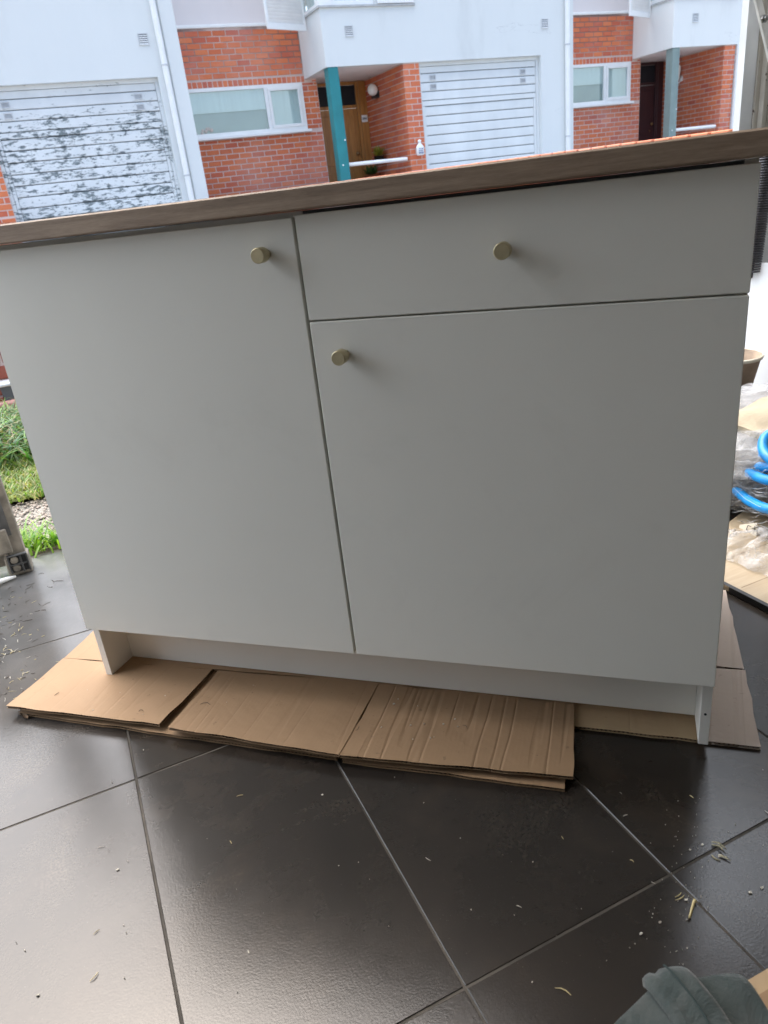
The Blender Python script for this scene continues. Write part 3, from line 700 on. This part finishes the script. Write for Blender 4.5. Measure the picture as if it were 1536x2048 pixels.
bb = MB().box((-.052, -.034, .012), (-.048, -.0205, .068)).box((-.003, -.034, .012), (.001, -.0205, .068)).box((-.048, -.034, .064), (-.003, -.0205, .068)).box((-.048, -.034, .036), (-.003, -.0205, .040)).box((-.02, -.034, .04), (-.016, -.0205, .064)).box((-.02, -.034, .012), (-.016, -.0205, .036))
bb.build('bracket_frame', simple('worn_black_steel', (.06, .06, .06), .5, .5, 30), bk, bevel=.001)
boxo('bracket_cavity', (-.048, -.024, .012), (-.003, -.0206, .064), M_blackpot, bk)
for z in (.026, .052): MB().lathe([(.0105, 0), (.0105, .007), (.006, .009)], 12, Matrix.Translation((-.035, -.0245, z)) @ Matrix.Rotation(math.pi/2, 4, 'X')).build('roller', M_grime, bk)
tag(MB().tube([(-.42, 2.13, .022), (-.36, 2.14, .012), (-.33, 2.152, .009), (-.305, 2.158, .008)], [.008, .008, .007, .003], 8).build('plastic_tie', M_white, smooth=True), 'bent white plastic strip lying by the track foot', 'plastic strip')

# ------------------------------------------------------------------ cardboard under the cabinet
card_c = (.31, .20, .113)
c0, c1 = onZ(12, 1412, .02), onZ(1148, 1553, .02)
CE = (c1-c0); CE.z = 0; CLEN = CE.length; CE.normalize(); CD = Vector((-CE.y, CE.x, 0))   # along the front edge / inward
cang = -math.atan2(CE.y, CE.x)
M_card = cardmat('kraft_cardboard', card_c, cang)
M_card_cr = cardmat('kraft_cardboard_creased', card_c, cang, .3)
M_card_in = cardmat('kraft_cardboard_inner', (.44, .32, .19), cang)
M_card_grey = cardmat('kraft_cardboard_dusty', (.44, .36, .30), cang + .1, .5)
M_flute = simple('cardboard_edge', (.13, .085, .05), .9, .3, 60)
def toC(p): q = p - c0; return (q.dot(CE), q.dot(CD))
LIFT = [0.]
def fromC(u, v, z): p = c0 + CE*u + CD*v; return Vector((p.x, p.y, z + LIFT[0]*max(0, 1 - v/.125)))
def sheet(name, poly, z0, parent, mat, th=.0062, flute=((0, 1),), seed=0, wav=.0018):
    """poly in (u,v), ccw. top and bottom liners plus a fluted web along the listed edges"""
    rr = random.Random(seed); o = None
    # subdivided outline for a slightly uneven edge
    out = []
    n = len(poly)
    for i in range(n):
        a, b = Vector((*poly[i], 0)), Vector((*poly[(i+1) % n], 0)); m_ = max(1, int((b-a).length/.035))
        nrm = Vector(((b-a).y, -(b-a).x, 0)).normalized()
        for k in range(m_):
            p = a.lerp(b, k/m_); out.append(p + (nrm*rr.uniform(-wav, wav) if k else Vector((0, 0, 0))))
    mb = MB()
    for za, zb in ((z0, z0+.0008), (z0+th-.0008, z0+th)):
        m2 = len(out); vs = [fromC(p.x, p.y, za) for p in out] + [fromC(p.x, p.y, zb) for p in out]
        mb.add(vs, [tuple(range(m2))[::-1], tuple(range(m2, 2*m2))] + [(i, (i+1) % m2, m2+(i+1) % m2, m2+i) for i in range(m2)])
    o = mb.build(name, mat, parent)
    fb = MB()
    for i, j in flute:
        a, b = Vector((*poly[i], 0)), Vector((*poly[j], 0)); L = (b-a).length; d = (b-a)/L; inn = Vector((-d.y, d.x, 0)); k = 0
        m_ = int(L/.0036); rows = []
        for k in range(m_+1):
            p = a + d*(L*k/m_) + inn*(.0015+rr.uniform(0, .0012)); z = z0 + (.001 if k % 2 else th-.001); q = p + inn*.03
            rows.append((fromC(p.x, p.y, z), fromC(q.x, q.y, z)))
        fb.add([v for r_ in rows for v in r_], [(2*k, 2*k+1, 2*k+3, 2*k+2) for k in range(m_)])
        # web's own mid liner
    if fb.v: fb.build('fluting', M_flute, o)
    return o
cb = thing('cardboard_sheet', 'folded flat brown cardboard box sticking out under the cabinet front', 'cardboard')
Lc = toC(onZ(185, 1262, .016)); sl0 = toC(onZ(318, 1449, .024)); sl1 = toC(onZ(336, 1455, .024)); sle = toC(onZ(424, 1338, .016)); sle2 = toC(onZ(436, 1340, .016)); cr0 = toC(onZ(678, 1511, .024)); cr1 = toC(onZ(757, 1366, .016)); re = toC(onZ(1146, 1553, .024)); re1 = toC(onZ(1148, 1407, .016))
l0 = toC(onZ(12, 1412, .024)); lk = toC(onZ(262, 1318, .016))
vb = (sle[1] + cr1[1])/2; 
zt = .0092
def lerp2(a, b, t): return (a[0]+(b[0]-a[0])*t, a[1]+(b[1]-a[1])*t)
lb = lerp2(l0, Lc, .62)
LIFT[0] = .009
sheet('flap', [l0, sl0, sle, lb], zt, cb, M_card, flute=((0, 1), (1, 2), (3, 0)), seed=1)
sheet('flap', [sl1, cr0, cr1, sle2], zt, cb, M_card, flute=((0, 1), (3, 0)), seed=2)
crp0, crp1 = (cr0[0]+.0008, cr0[1]), (cr1[0]+.0008, cr1[1])
sheet('flap', [crp0, re, re1, crp1], zt-.0012, cb, M_card_cr, flute=((0, 1), (1, 2)), seed=3)
LIFT[0] = 0.
bl = lerp2(l0, Lc, 1.5)
sheet('main_panel', [(lb[0]+.001, lb[1]+.0012), (sle[0], sle[1]+.0012), (cr1[0], cr1[1]+.0012), (re1[0], re1[1]+.0012), (re1[0]+.02, re1[1]+.36), (bl[0]+.25, bl[1]+.02), bl], zt-.0004, cb, M_card, flute=((0, 1),), seed=4)
# lower layer, shifted a little and seen as the second edge
o_ = lambda p, du, dv_: (p[0]+du, p[1]+dv_)
w0, w1, w2, w3 = [toC(onZ(x, y, .007)) for x, y in ((36, 1424), (673, 1516), (684, 1520), (1129, 1578))]
sheet('lower_layer', [w0, w1, o_(cr1, 0, .05), (lb[0]+.1, lb[1])], .0008, cb, M_card, flute=((0, 1), (3, 0)), seed=5)
sheet('lower_layer', [w2, w3, o_(re1, -.012, .03), o_(cr1, .004, .05)], .0008, cb, M_card, flute=((0, 1), (1, 2)), seed=6)
c2 = thing('cardboard_sheet', 'dusty flat cardboard piece beside the right end of the cabinet', 'cardboard')
A1, A2, A3, A4 = toC(onZ(1148, 1452, .007)), toC(onZ(1522, 1494, .007)), toC(onZ(1491, 1340, .007)), toC(onZ(1452, 1180, .007))
K1 = toC(onZ(1390, 1325, .007)); K1b = toC(onZ(1100, 1300, .007))
Q0, Q1 = toC(onZ(1405, 1481, .007)), toC(onZ(1418, 1335, .007))
sheet('panel', [A1, Q0, Q1, K1b], .0006, c2, M_card_in, flute=((0, 1),), seed=7)
sheet('panel', [o_(Q0, .0004, 0), A2, A3, o_(Q1, .0004, 0)], .0006, c2, M_card_grey, flute=((0, 1), (1, 2)), seed=9)
sheet('panel', [o_(K1b, 0, .004), o_(A3, -.002, .004), A4, o_(K1b, .12, .34)], .0006, c2, M_card_grey, flute=((1, 2),), seed=8)

# ------------------------------------------------------------------ the cabinet
cab = thing('kitchen_cabinet', 'white kitchen base cabinet with wood effect worktop and brass knobs', 'cabinet')
ca, cdp, cu = Vector((.7459, -.6660, .00101)), Vector((.66595, .74580, -.01683)), Vector((.01045, .01323, .99986))
co = Vector((-.11743, 1.45827, .01551))
cab.matrix_world = Matrix(((ca.x, cdp.x, cu.x, co.x), (ca.y, cdp.y, cu.y, co.y), (ca.z, cdp.z, cu.z, co.z), (0, 0, 0, 1)))
def cbx(name, a, b, mat, bev=.0006, parent=cab): return boxo(name, a, b, mat, parent, bevel=bev)
cbx('side_panel', (0, .0165, 0), (.0155, .58, .8785), M_carcass)
cbx('side_panel', (1.1845, .0165, 0), (1.2, .58, .8785), M_carcass)
cbx('middle_panel', (.592, .0172, .128), (.608, .578, .878), M_carcass)
cbx('plinth', (.0158, .088, .0012), (1.1842, .104, .1275), M_carcass)
cbx('bottom_shelf', (.0158, .0175, .1285), (.5918, .578, .144), M_carcass)
cbx('bottom_shelf', (.6082, .0175, .1285), (1.1842, .578, .144), M_carcass)
cbx('top_rail', (.0158, .0175, .862), (.5918, .09, .878), M_carcass)
cbx('back_panel', (.0158, .572, .128), (1.1842, .5785, .8790), M_carcass)
cbx('drawer_box', (.625, .065, .75), (1.17, .47, .86), M_shadowgap)
cbx('drawer_gap_shade', (.6082, .0185, .862), (1.1842, .06, .8775), M_shadowgap)  # added strip, coloured as the shaded gap above the drawer front
cbx('back_rail', (.6082, .48, .80), (1.1842, .57, .8788), M_shadowgap)
cbx('drawer_rail', (.6082, .0162, .705), (1.1842, .06, .745), M_carcass)
d1 = cbx('door', (0, 0, .128), (.5975, .0158, .8705), M_door, .0009)
d2 = cbx('door', (.6025, 0, .128), (1.2, .0158, .7231), M_door, .0012)
dr_ = cbx('drawer_front', (.6025, 0, .7259), (1.2, .0158, .8732), M_door, .0009)
cbx('worktop', (-.012, -.022, .8792), (1.225, .60, .9085), M_worktop, .0022)
kn = MB().lathe([(.0072, 0), (.0072, .010), (.0108, .0112), (.0110, .0125), (.0110, .0285), (.0104, .0296), (.0098, .0300), (.0096, .0296), (.002, .0296)], 32, Matrix.Rotation(math.pi/2, 4, 'X')).mesh('knob', M_knob, smooth=False)
for p in kn.polygons: p.use_smooth = abs(p.normal.y) < .5
for (x, z), par in (((.5495, .8252), d1), ((.8993, .8024), dr_), ((.6530, .6732), d2)):
    o = link('knob', kn, par); o.location = (x, 0, z)
MB().lathe([(.0022, 0), (.0022, .0006)], 12, Matrix.Translation((1.192, .0165, .062)) @ Matrix.Rotation(math.pi/2, 4, 'X')).build('peg_hole', M_blackpot, cab)

# ------------------------------------------------------------------ clutter at the right
def filmmat(name, a=.45, tint=(.74, .76, .78)):
    m = N(name); v = m.coord()
    f = m.noise(v, 18, 6, .65, .6)
    m.set(Base_Color=(*tint, 1), Roughness=.10); m.p.inputs['Specular IOR Level'].default_value = .9
    fr = m.bump(m.math('ABSOLUTE', m.math('SUBTRACT', m.noise(m.coord((1, 2.6, 1.6)), 24, 6, .62, .5), .5)), 1., .02)
    t = m.n('BsdfTransparent')
    fac = m.math('ADD', m.math('MULTIPLY', m.g(f, .35, .7), .45), a-.2)
    mx = m.n('MixShader', i_0=fac, i_1=t.outputs[0], i_2=m.p.outputs[0]); m.t.links.new(mx.outputs[0], m.out.inputs[0]); return m.m
M_film = filmmat('clear_film', .34)
M_bag = filmmat('cloudy_wrap', .30)
bdo = MB().prism([(1.212, .55), (1.85, .55), (1.85, 1.36), (1.20, 1.16)], .004, .015).build('floor_plank', woodmat('pale_laminate', (.34, .265, .17), (.44, .36, .25), 0, .45, 20, 1.4, True, .15)); tag(bdo, 'pale wood laminate sheet lying on the floor beside the cabinet', 'board')
boxo('edge_strip', (1.203, .56, .0008), (1.2135, 1.15, .0155), M_blackpot, bdo)
gm = MB()
for q in range(5): gm.box((1.222, .66+q*.11, .0152), (1.8, .6615+q*.11, .01535))
gm.build('plank_groove', simple('groove', (.2, .15, .09), .8), bdo)
# wrapped bundle
def blob(cx, cy, cz, rx, ry, rz, amp, fr, seed, pw=.6, n=48):
    def fn(u, v_):
        a = u*2*math.pi; b = (v_-.5)*math.pi
        s1 = lambda t, p: math.copysign(abs(t)**p, t)
        d = Vector((s1(math.cos(a), pw)*s1(math.cos(b), pw), s1(math.sin(a), pw)*s1(math.cos(b), pw), s1(math.sin(b), pw)))
        k = 1 + amp*(abs(noise.noise(d*fr+Vector((seed, 0, 0))))*2-.5) + amp*.5*abs(noise.noise(d*fr*2.7+Vector((seed, 3, 0))))
        return (cx+rx*d.x*k, cy+ry*d.y*k, max(cz+rz*d.z*k, .017))
    return MB().grid(fn, n, n)
bn = thing('wrapped_bundle', 'grey bundle wrapped in crinkled clear plastic under the blue hose', 'bundle', (0, 0, 0))
blob(1.74, 1.40, .115, .27, .25, .105, .05, 2.4, 2).build('contents', simple('grey_sack', (.16, .155, .145), .8, .45, 7, .5, 25, .01), bn, smooth=True)
blob(1.74, 1.40, .118, .292, .27, .118, .13, 3.2, 5, .62, 90).build('wrap', M_bag, bn, smooth=True)
rg = MB(); WR = random.Random(11)
for k in range(46):
    y0 = WR.uniform(900, 1062); x0 = WR.uniform(1462, 1525); L = WR.uniform(14, 46); sl_ = WR.uniform(-.25, .55); dp_ = 1.50 - .0004*(y0-900) + WR.uniform(-.01, .03)
    rg.tube([onX(x0+L*t, y0+L*t*sl_+3*math.sin(t*5+k), dp_ + .004*math.sin(t*7+k)) for t in (0, .2, .4, .6, .8, 1)], [.0003, .0009, .0014, .0012, .0008, .0003], 5)
rg.build('wrap_folds', M_film, bn, smooth=True)
# paper tag with brush strokes under the wrap
tg = thing('paper_tag', 'cream paper scrap with black handwritten strokes under clear plastic', 'paper')
P = [onX(1479, 1050, 1.452), onX(1514, 1046, 1.452), onX(1512, 1078, 1.44), onX(1477, 1078, 1.44)]
MB().add(P + [p+Vector((.002, .001, 0)) for p in P], [(0,1,2,3),(7,6,5,4),(0,4,5,1),(1,5,6,2),(2,6,7,3),(3,7,4,0)]).build('paper', simple('cream_paper', (.62, .57, .47), .8), tg)
stk = MB()
for seq in ([(1502, 1053), (1496, 1051), (1493, 1058), (1496, 1065), (1502, 1065)], [(1510, 1052), (1508, 1068)], [(1504, 1057), (1514, 1055)], [(1494, 1074), (1499, 1070), (1503, 1073)]):
    stk.tube([onX(x, y, 1.446) for x, y in seq], .0011, 6)
stk.build('ink_strokes', M_blackpot, tg)
# loose film in front
def filmsheet(name, corners, h, seed, label, n=80):
    A, B, C_, D = [Vector(c) for c in corners]
    def fn(u, v_):
        p = A.lerp(B, u).lerp(D.lerp(C_, u), v_)
        q = Vector((p.x*9+seed, p.y*22, 0)); z = h*(1-abs(2*v_-1)**3)*(.35+1.3*abs(noise.noise(q))+.5*abs(noise.noise(q*2.7)))
        return (p.x+.012*noise.noise(q*1.3), p.y+.012*noise.noise(q*1.7+Vector((5, 0, 0))), p.z+z)
    return tag(MB().grid(fn, n, n).build(name, M_film, smooth=True), label, 'plastic film')
fa, fb_, fc, fd = onZ(1438, 1112, .02), onZ(1600, 1180, .02), onZ(1620, 1062, .02), onZ(1440, 1064, .02)
filmsheet('plastic_film', (fa, fb_, fc, fd), .035, 1, 'crumpled clear plastic film lying on the pale laminate sheet')
# hose
M_blue = simple('blue_pvc_hose', (.0, .205, .53), .36, .22, 45, .25, 90, .0015)
def spl(p, n=8):
    out = []
    for i in range(len(p)-1):
        a, b, c, d = p[max(i-1, 0)], p[i], p[i+1], p[min(i+2, len(p)-1)]
        for k in range(n):
            t = k/n; out.append(.5*((2*b) + (c-a)*t + (2*a-5*b+4*c-d)*t*t + (3*b-a-3*c+d)*t**3))
    return out + [p[-1]]
hp = [(1640, 880, 1.75), (1560, 868, 1.72), (1510, 872, 1.69), (1476, 884, 1.67), (1450, 902, 1.64), (1445, 918, 1.58), (1468, 931, 1.53), (1500, 947, 1.50), (1545, 961, 1.48), (1620, 950, 1.50), (1660, 920, 1.56), (1610, 878, 1.60), (1560, 862, 1.58), (1532, 874, 1.55), (1526, 895, 1.52), (1534, 912, 1.50), (1560, 930, 1.50), (1600, 936, 1.52)]
hp2 = [(1600, 905, 1.56), (1545, 903, 1.55), (1527, 912, 1.54), (1515, 925, 1.53), (1521, 934, 1.52), (1545, 935, 1.515), (1620, 930, 1.53)]
hp3 = [(1400, 880, 1.66), (1425, 930, 1.60), (1448, 955, 1.55), (1470, 978, 1.50), (1499, 1002, 1.465), (1545, 1019, 1.44), (1620, 1010, 1.46), (1680, 960, 1.52)]
hs = thing('blue_hose', 'coiled bright blue hose lying over the plastic wrapped bundle', 'hose')
for q in (hp, hp2, hp3): MB().tube(spl([onX(*p) for p in q]), .0128, 14).build('hose_loop', M_blue, hs, smooth=True)
pr_ = spl([onX(*p) for p in hp3]); pm = MB()
for k in range(14, 38):
    a_q, b_q = pr_[k], pr_[k+1]; tn = (b_q-a_q).normalized(); toc = (CAM-a_q); toc = (toc - tn*toc.dot(tn)).normalized()
    for t in (0., .5): pm.tube([a_q.lerp(b_q, t) + toc*.0127, a_q.lerp(b_q, t+.25) + toc*.0127], .0007, 4)
pm.build('printed_dashes', M_white, hs)
# torn paper sack on top
ts = MB(); pA = onX(1474, 822, 1.66)
def fn(u, v_):
    x = 1.57 + .5*u; y = 1.40 - .34*v_ + .10*u*0
    q = Vector((x*12, y*12, 1)); j = .014*noise.noise(q*1.8)
    return (x + (j if 0 < u < 1 else j*1.2), y + j, .232 + .055*u**.6 + .012*noise.noise(q*.8) - .02*(v_ > .97))
ts.grid(fn, 40, 30)
nn = len(ts.v); ts.v += [(v[0]+.004, v[1], v[2]-.03-.006*math.sin(v[1]*60)) for v in ts.v]
ts.f += [tuple(i+nn for i in f)[::-1] for f in ts.f]
brd = [i for i in range(41)] + [j*41+40 for j in range(1, 31)] + [30*41+i for i in range(39, -1, -1)] + [j*41 for j in range(29, 0, -1)]
ts.f += [(brd[i], brd[(i+1) % len(brd)], brd[(i+1) % len(brd)]+nn, brd[i]+nn) for i in range(len(brd))]
tag(ts.build('paper_sack', simple('cream_paper_sack', (.36, .305, .215), .85, .22, 9, .8, 18, .01), smooth=False), 'torn cream paper sack folded on top of the blue hose', 'paper sack')
# bucket, white board, cardboard box behind
bu = thing('bucket', 'mortar stained plastic bucket standing before the white board', 'bucket', (2.205, 1.93, 0))
MB().lathe([(.055, 0), (.058, .004), (.098, .205), (.103, .205), (.103, .215), (.094, .215), (.052, .01)], 28, cap=False).build('body', simple('mortar_stained_plastic', (.28, .21, .15), .8, .5, 10, .4, 30), bu, smooth=True)
MB().lathe([(.090, .17), (.0935, .21), (.1035, .217), (.106, .212), (.1035, .203)], 28, cap=False).build('rim', simple('pale_plaster_rim', (.60, .56, .47), .8, .2, 20), bu, smooth=True)
wbm = MB().box((-.08, 0, 0), (.42, .012, .50), Matrix.Translation((2.40, 2.075, .001)) @ Matrix.Rotation(math.radians(-70), 4, 'Z') @ Matrix.Rotation(math.radians(-6), 4, 'X'))
tag(wbm.build('white_board', simple('white_coated_board', (.85, .87, .88), .3, .04), bevel=.001), 'clean white panel leaning on the wall at far right', 'board')
bxm = MB().box((0, 0, 0), (.30, .05, .15), Matrix.Translation((2.345, 1.80, .001)) @ Matrix.Rotation(math.radians(-12), 4, 'Z') @ Matrix.Rotation(math.radians(24), 4, 'Y'))
tag(bxm.build('cardboard_box', M_card_grey, bevel=.002), 'tilted brown cardboard box leaning against the white panel', 'box')

# ------------------------------------------------------------------ green cloth bundle and cardboard scrap in the near corner
def clothmat():
    m = N('dusty_green_canvas'); v = m.coord()
    f = m.noise(v, 9, 7, .65, .5); g = m.noise(v, 260, 3)
    col = m.ramp(f, [(.3, (.008, .021, .021)), (.5, (.018, .032, .031)), (.72, (.055, .063, .060))])
    m.set(Base_Color=col, Roughness=.8); m.p.inputs['Sheen Weight'].default_value = .3
    wv = m.n('TexWave', i_Vector=m.coord((1, 1, 1), (0, 0, .6)), i_Scale=190., i_Distortion=1.5).outputs[1]
    b = m.bump(g, .35, .0012); b = m.bump(wv, .12, .0008, b); b = m.bump(m.noise(v, 16, 5, .6, .9), .6, .012, b)
    m.bump(m.math('ABSOLUTE', m.math('SUBTRACT', m.noise(v, 9, 3, .5, 1.2), .5)), .35, .012, b); return m.m
M_cloth = clothmat()
gc = thing('canvas_bundle', 'dusty dark green canvas item with raised seam in the near corner', 'canvas')
HT = .13
ol = [onZ(*p, HT) for p in ((1200, 2062), (1276, 1988), (1340, 1946), (1400, 1941), (1468, 1934), (1500, 1952), (1540, 2010), (1600, 2110), (1560, 2300), (1300, 2340), (1120, 2200))]
ol = spl(ol + [ol[0]], 6)[:-1]; cc = sum(ol, Vector())/len(ol)
def cl(u, v_):
    i = int(u*len(ol)) % len(ol); p = ol[i]; d = p-cc; d.z = 0
    if v_ < .5: t = v_/.5; rr_ = 1.02 - .10*math.sin(t*math.pi/2)**1 + .0; z = HT*math.sin(t*math.pi/2)**.8 * .94; q = cc + d*(1.10-.12*t)
    else: t = (v_-.5)/.5; q = cc + d*(.98*(1-t)); z = HT*(.94+.06*math.sin(t*1.57))
    q = Vector((q.x, q.y, 0)); zz = z + (.006*noise.noise(q*22) if v_ > .1 else 0)
    return (q.x, q.y, max(zz, .001))
MB().grid(cl, len(ol), 26).build('body', M_cloth, gc, smooth=True)
# raised seam band
bandc = [onZ(*p, HT*z) for p, z in (((1316, 1956), .35), ((1318, 1950), .62), ((1322, 1946), .86), ((1330, 1948), 1.0), ((1345, 1962), 1.055), ((1368, 1990), 1.07), ((1392, 2022), 1.07), ((1415, 2060), 1.07), ((1440, 2110), 1.07), ((1460, 2170), 1.06))]
bandc = spl(bandc, 6); bm_ = MB(); nb_ = len(bandc); sec = 11
rings = []
sd_ = (bandc[-1]-bandc[20]); sd_ = Vector((sd_.y, -sd_.x, 0)).normalized()
for i, p in enumerate(bandc):
    t = (bandc[min(i+1, nb_-1)] - bandc[max(i-1, 0)]).normalized(); up = sd_.cross(t).normalized(); wv = .026*min(1, .35+i/26)
    if up.z < -.2: up = -up
    if i < 14 and up.y < 0 and abs(up.z) < .5: up = -up
    rings.append([p + sd_*(wv*math.cos(math.pi*k/(sec-1))) + up*(.010*math.sin(math.pi*k/(sec-1))**.45 - .006 - (.003 if k == 4 else 0)) for k in range(sec)])
bm_.add([v for r_ in rings for v in r_], [(i*sec+k, i*sec+k+1, (i+1)*sec+k+1, (i+1)*sec+k) for i in range(nb_-1) for k in range(sec-1)])
bm_.build('seam_band', M_cloth, gc, smooth=True)
MB().tube([p + Vector((.004, .004, .0045)) for p in bandc[16:]], .0011, 6).build('stitch_line', simple('dark_thread', (.015, .03, .03), .8), gc)
q0 = [onZ(*p, .01) for p in ((1496, 1957), (1546, 1928), (1700, 1990), (1600, 2120))]
c3 = thing('cardboard_scrap', 'brown cardboard scrap next to the green canvas item', 'cardboard')
MB().prism([(p.x, p.y) for p in q0][::-1], .0008, .007).build('layer', M_card_in, c3)
q1 = [onZ(*p, .02) for p in ((1508, 1990), (1560, 1958), (1720, 2010), (1600, 2140))]
MB().prism([(p.x, p.y) for p in q1][::-1], .0085, .0147).build('layer', M_card, c3)

# ------------------------------------------------------------------ litter: chips, straw, dust flakes
DR = random.Random(21)
M_chip = simple('pale_chip', (.50, .47, .41), .8); M_straw = simple('straw', (.50, .42, .22), .8, .3, 40); M_dark = simple('dark_fibre', (.05, .035, .025), .8)
def stick(mb, p, L, a, r, bend=.2):
    d = Vector((math.cos(a), math.sin(a), 0)); s_ = Vector((-d.y, d.x, 0))
    mb.tube([p + d*L*(t-.5) + s_*L*bend*(t-.5)**2 + Vector((0, 0, r + .002*math.sin(t*3)*bend)) for t in (0, .33, .66, 1)], [r*.6, r, r, r*.5], 5)
def flake(mb, p, s_):
    a = DR.random()*6; n = DR.choice((4, 5)); vs = []
    for k in range(n): q = a + k*6.283/n; vs.append((p.x + s_*DR.uniform(.5, 1.1)*math.cos(q), p.y + s_*DR.uniform(.4, 1)*math.sin(q), p.z + DR.uniform(.0004, .0022)))
    n0 = [(v[0], v[1], p.z+.0001) for v in vs]
    mb.add(vs + n0, [tuple(range(n))] + [(i, n+i, n+(i+1) % n, (i+1) % n) for i in range(n)])
a_, b_, c_ = MB(), MB(), MB()
for _ in range(28):
    x, y = DR.uniform(0, 1536), DR.uniform(1480, 2040); flake(a_, onZ(x, y, .0002), DR.uniform(.0004, .0012))
for x, y, s_ in ((645, 1590, .003), (1372, 1800, .004), (1500, 1785, .0035), (1524, 1776, .003), (1282, 1868, .0028), (235, 1740, .003), (1440, 1712, .004), (1320, 1845, .0025), (1405, 1690, .003), (1380, 1700, .002), (77, 1990, .003)): flake(a_, onZ(x, y, .0003), s_*1.0)
for _ in range(40):                            # swept patch beside the grout crossing
    x, y = DR.gauss(1345, 55), DR.gauss(1835, 55); flake(a_, onZ(x, y, .0002), DR.uniform(.0003, .0010))
for _ in range(36):
    x, y = DR.gauss(1380, 35), DR.gauss(1680, 40); flake(a_, onZ(x, y, .0002), DR.uniform(.0003, .0010))
for _ in range(26):
    u, v_ = DR.uniform(.02, 1.05), DR.uniform(.01, .15); LIFT[0] = .009; p = fromC(u, v_, zt+.0063); LIFT[0] = 0.; flake(a_, p, DR.uniform(.0007, .0024))
for x, y in ((820, 1477), (1110, 1530), (788, 1408)): flake(a_, onZ(x, y, .016), .0032)
for _ in range(110):                            # clippings blown in along the left side
    x, y = abs(DR.gauss(0, 38))-8, DR.uniform(1190, 1400); stick(DR.choice((a_, b_, c_)), onZ(x, y, .0003), DR.uniform(.004, .018), DR.random()*6, DR.uniform(.0003, .0008), DR.uniform(-.5, .5))
for _ in range(14):
    x, y = DR.uniform(20, 1536), DR.uniform(1560, 2040); stick(DR.choice((b_, a_)), onZ(x, y, .0003), DR.uniform(.004, .012), DR.random()*6, DR.uniform(.0003, .0007))
for _ in range(22):
    x, y = DR.uniform(20, 120), DR.uniform(1120, 1260); stick(c_, onZ(x, y, .0003), DR.uniform(.008, .03), DR.random()*3, .0006, DR.uniform(-.8, .8))
for u, v_, L in ((.43, .075, .022), (.76, .05, .014), (.09, .05, .012), (.31, .03, .01), (.95, .09, .012)): stick(c_, fromC(u, v_, zt+.0064+.009*max(0, 1-v_/.125)), L, DR.random()*3, .0006, .9)
for x, y, L, a in ((1358, 1792, .012, .1), (1362, 1798, .016, 0), (1264, 1722, .006, 2), (1127, 1980, .02, 2.2), (190, 1955, .014, .6)): stick(b_, onZ(x, y, .0003), L, a, .0007, .5)
for mb, mt, nm in ((a_, M_chip, 'dust_flakes'), (b_, M_straw, 'straw_bits'), (c_, M_dark, 'dark_fibres')):
    mb.build(nm, mt)['kind'] = 'stuff'
p = onZ(1383, 1822, .001); s1 = MB(); d = (onZ(1387, 1806, .001)-onZ(1378, 1838, .001)); s1.tube([p-d*.5+Vector((0, 0, .002)), p+Vector((0, 0, .0025)), p+d*.45+Vector((0, 0, .002)), p+d*.55+Vector((.002, 0, .003))], [.0014, .0017, .0019, .0028], 7)
tag(s1.build('straw_stalk', M_straw, smooth=True), 'single pale straw stalk on the dark tile near the grout crossing', 'straw')
s2 = MB()
for k in range(7): stick(s2, onZ(1442+DR.uniform(-12, 12), 1708+DR.uniform(-26, 16), .0006+.0005*k), DR.uniform(.006, .018), DR.uniform(.6, 2.6), .0011, DR.uniform(-.6, .6))
tag(s2.build('straw_clump', simple('grey_straw', (.36, .33, .22), .8, .3, 40), smooth=True), 'small clump of grey green straw lying across the grout line', 'straw')
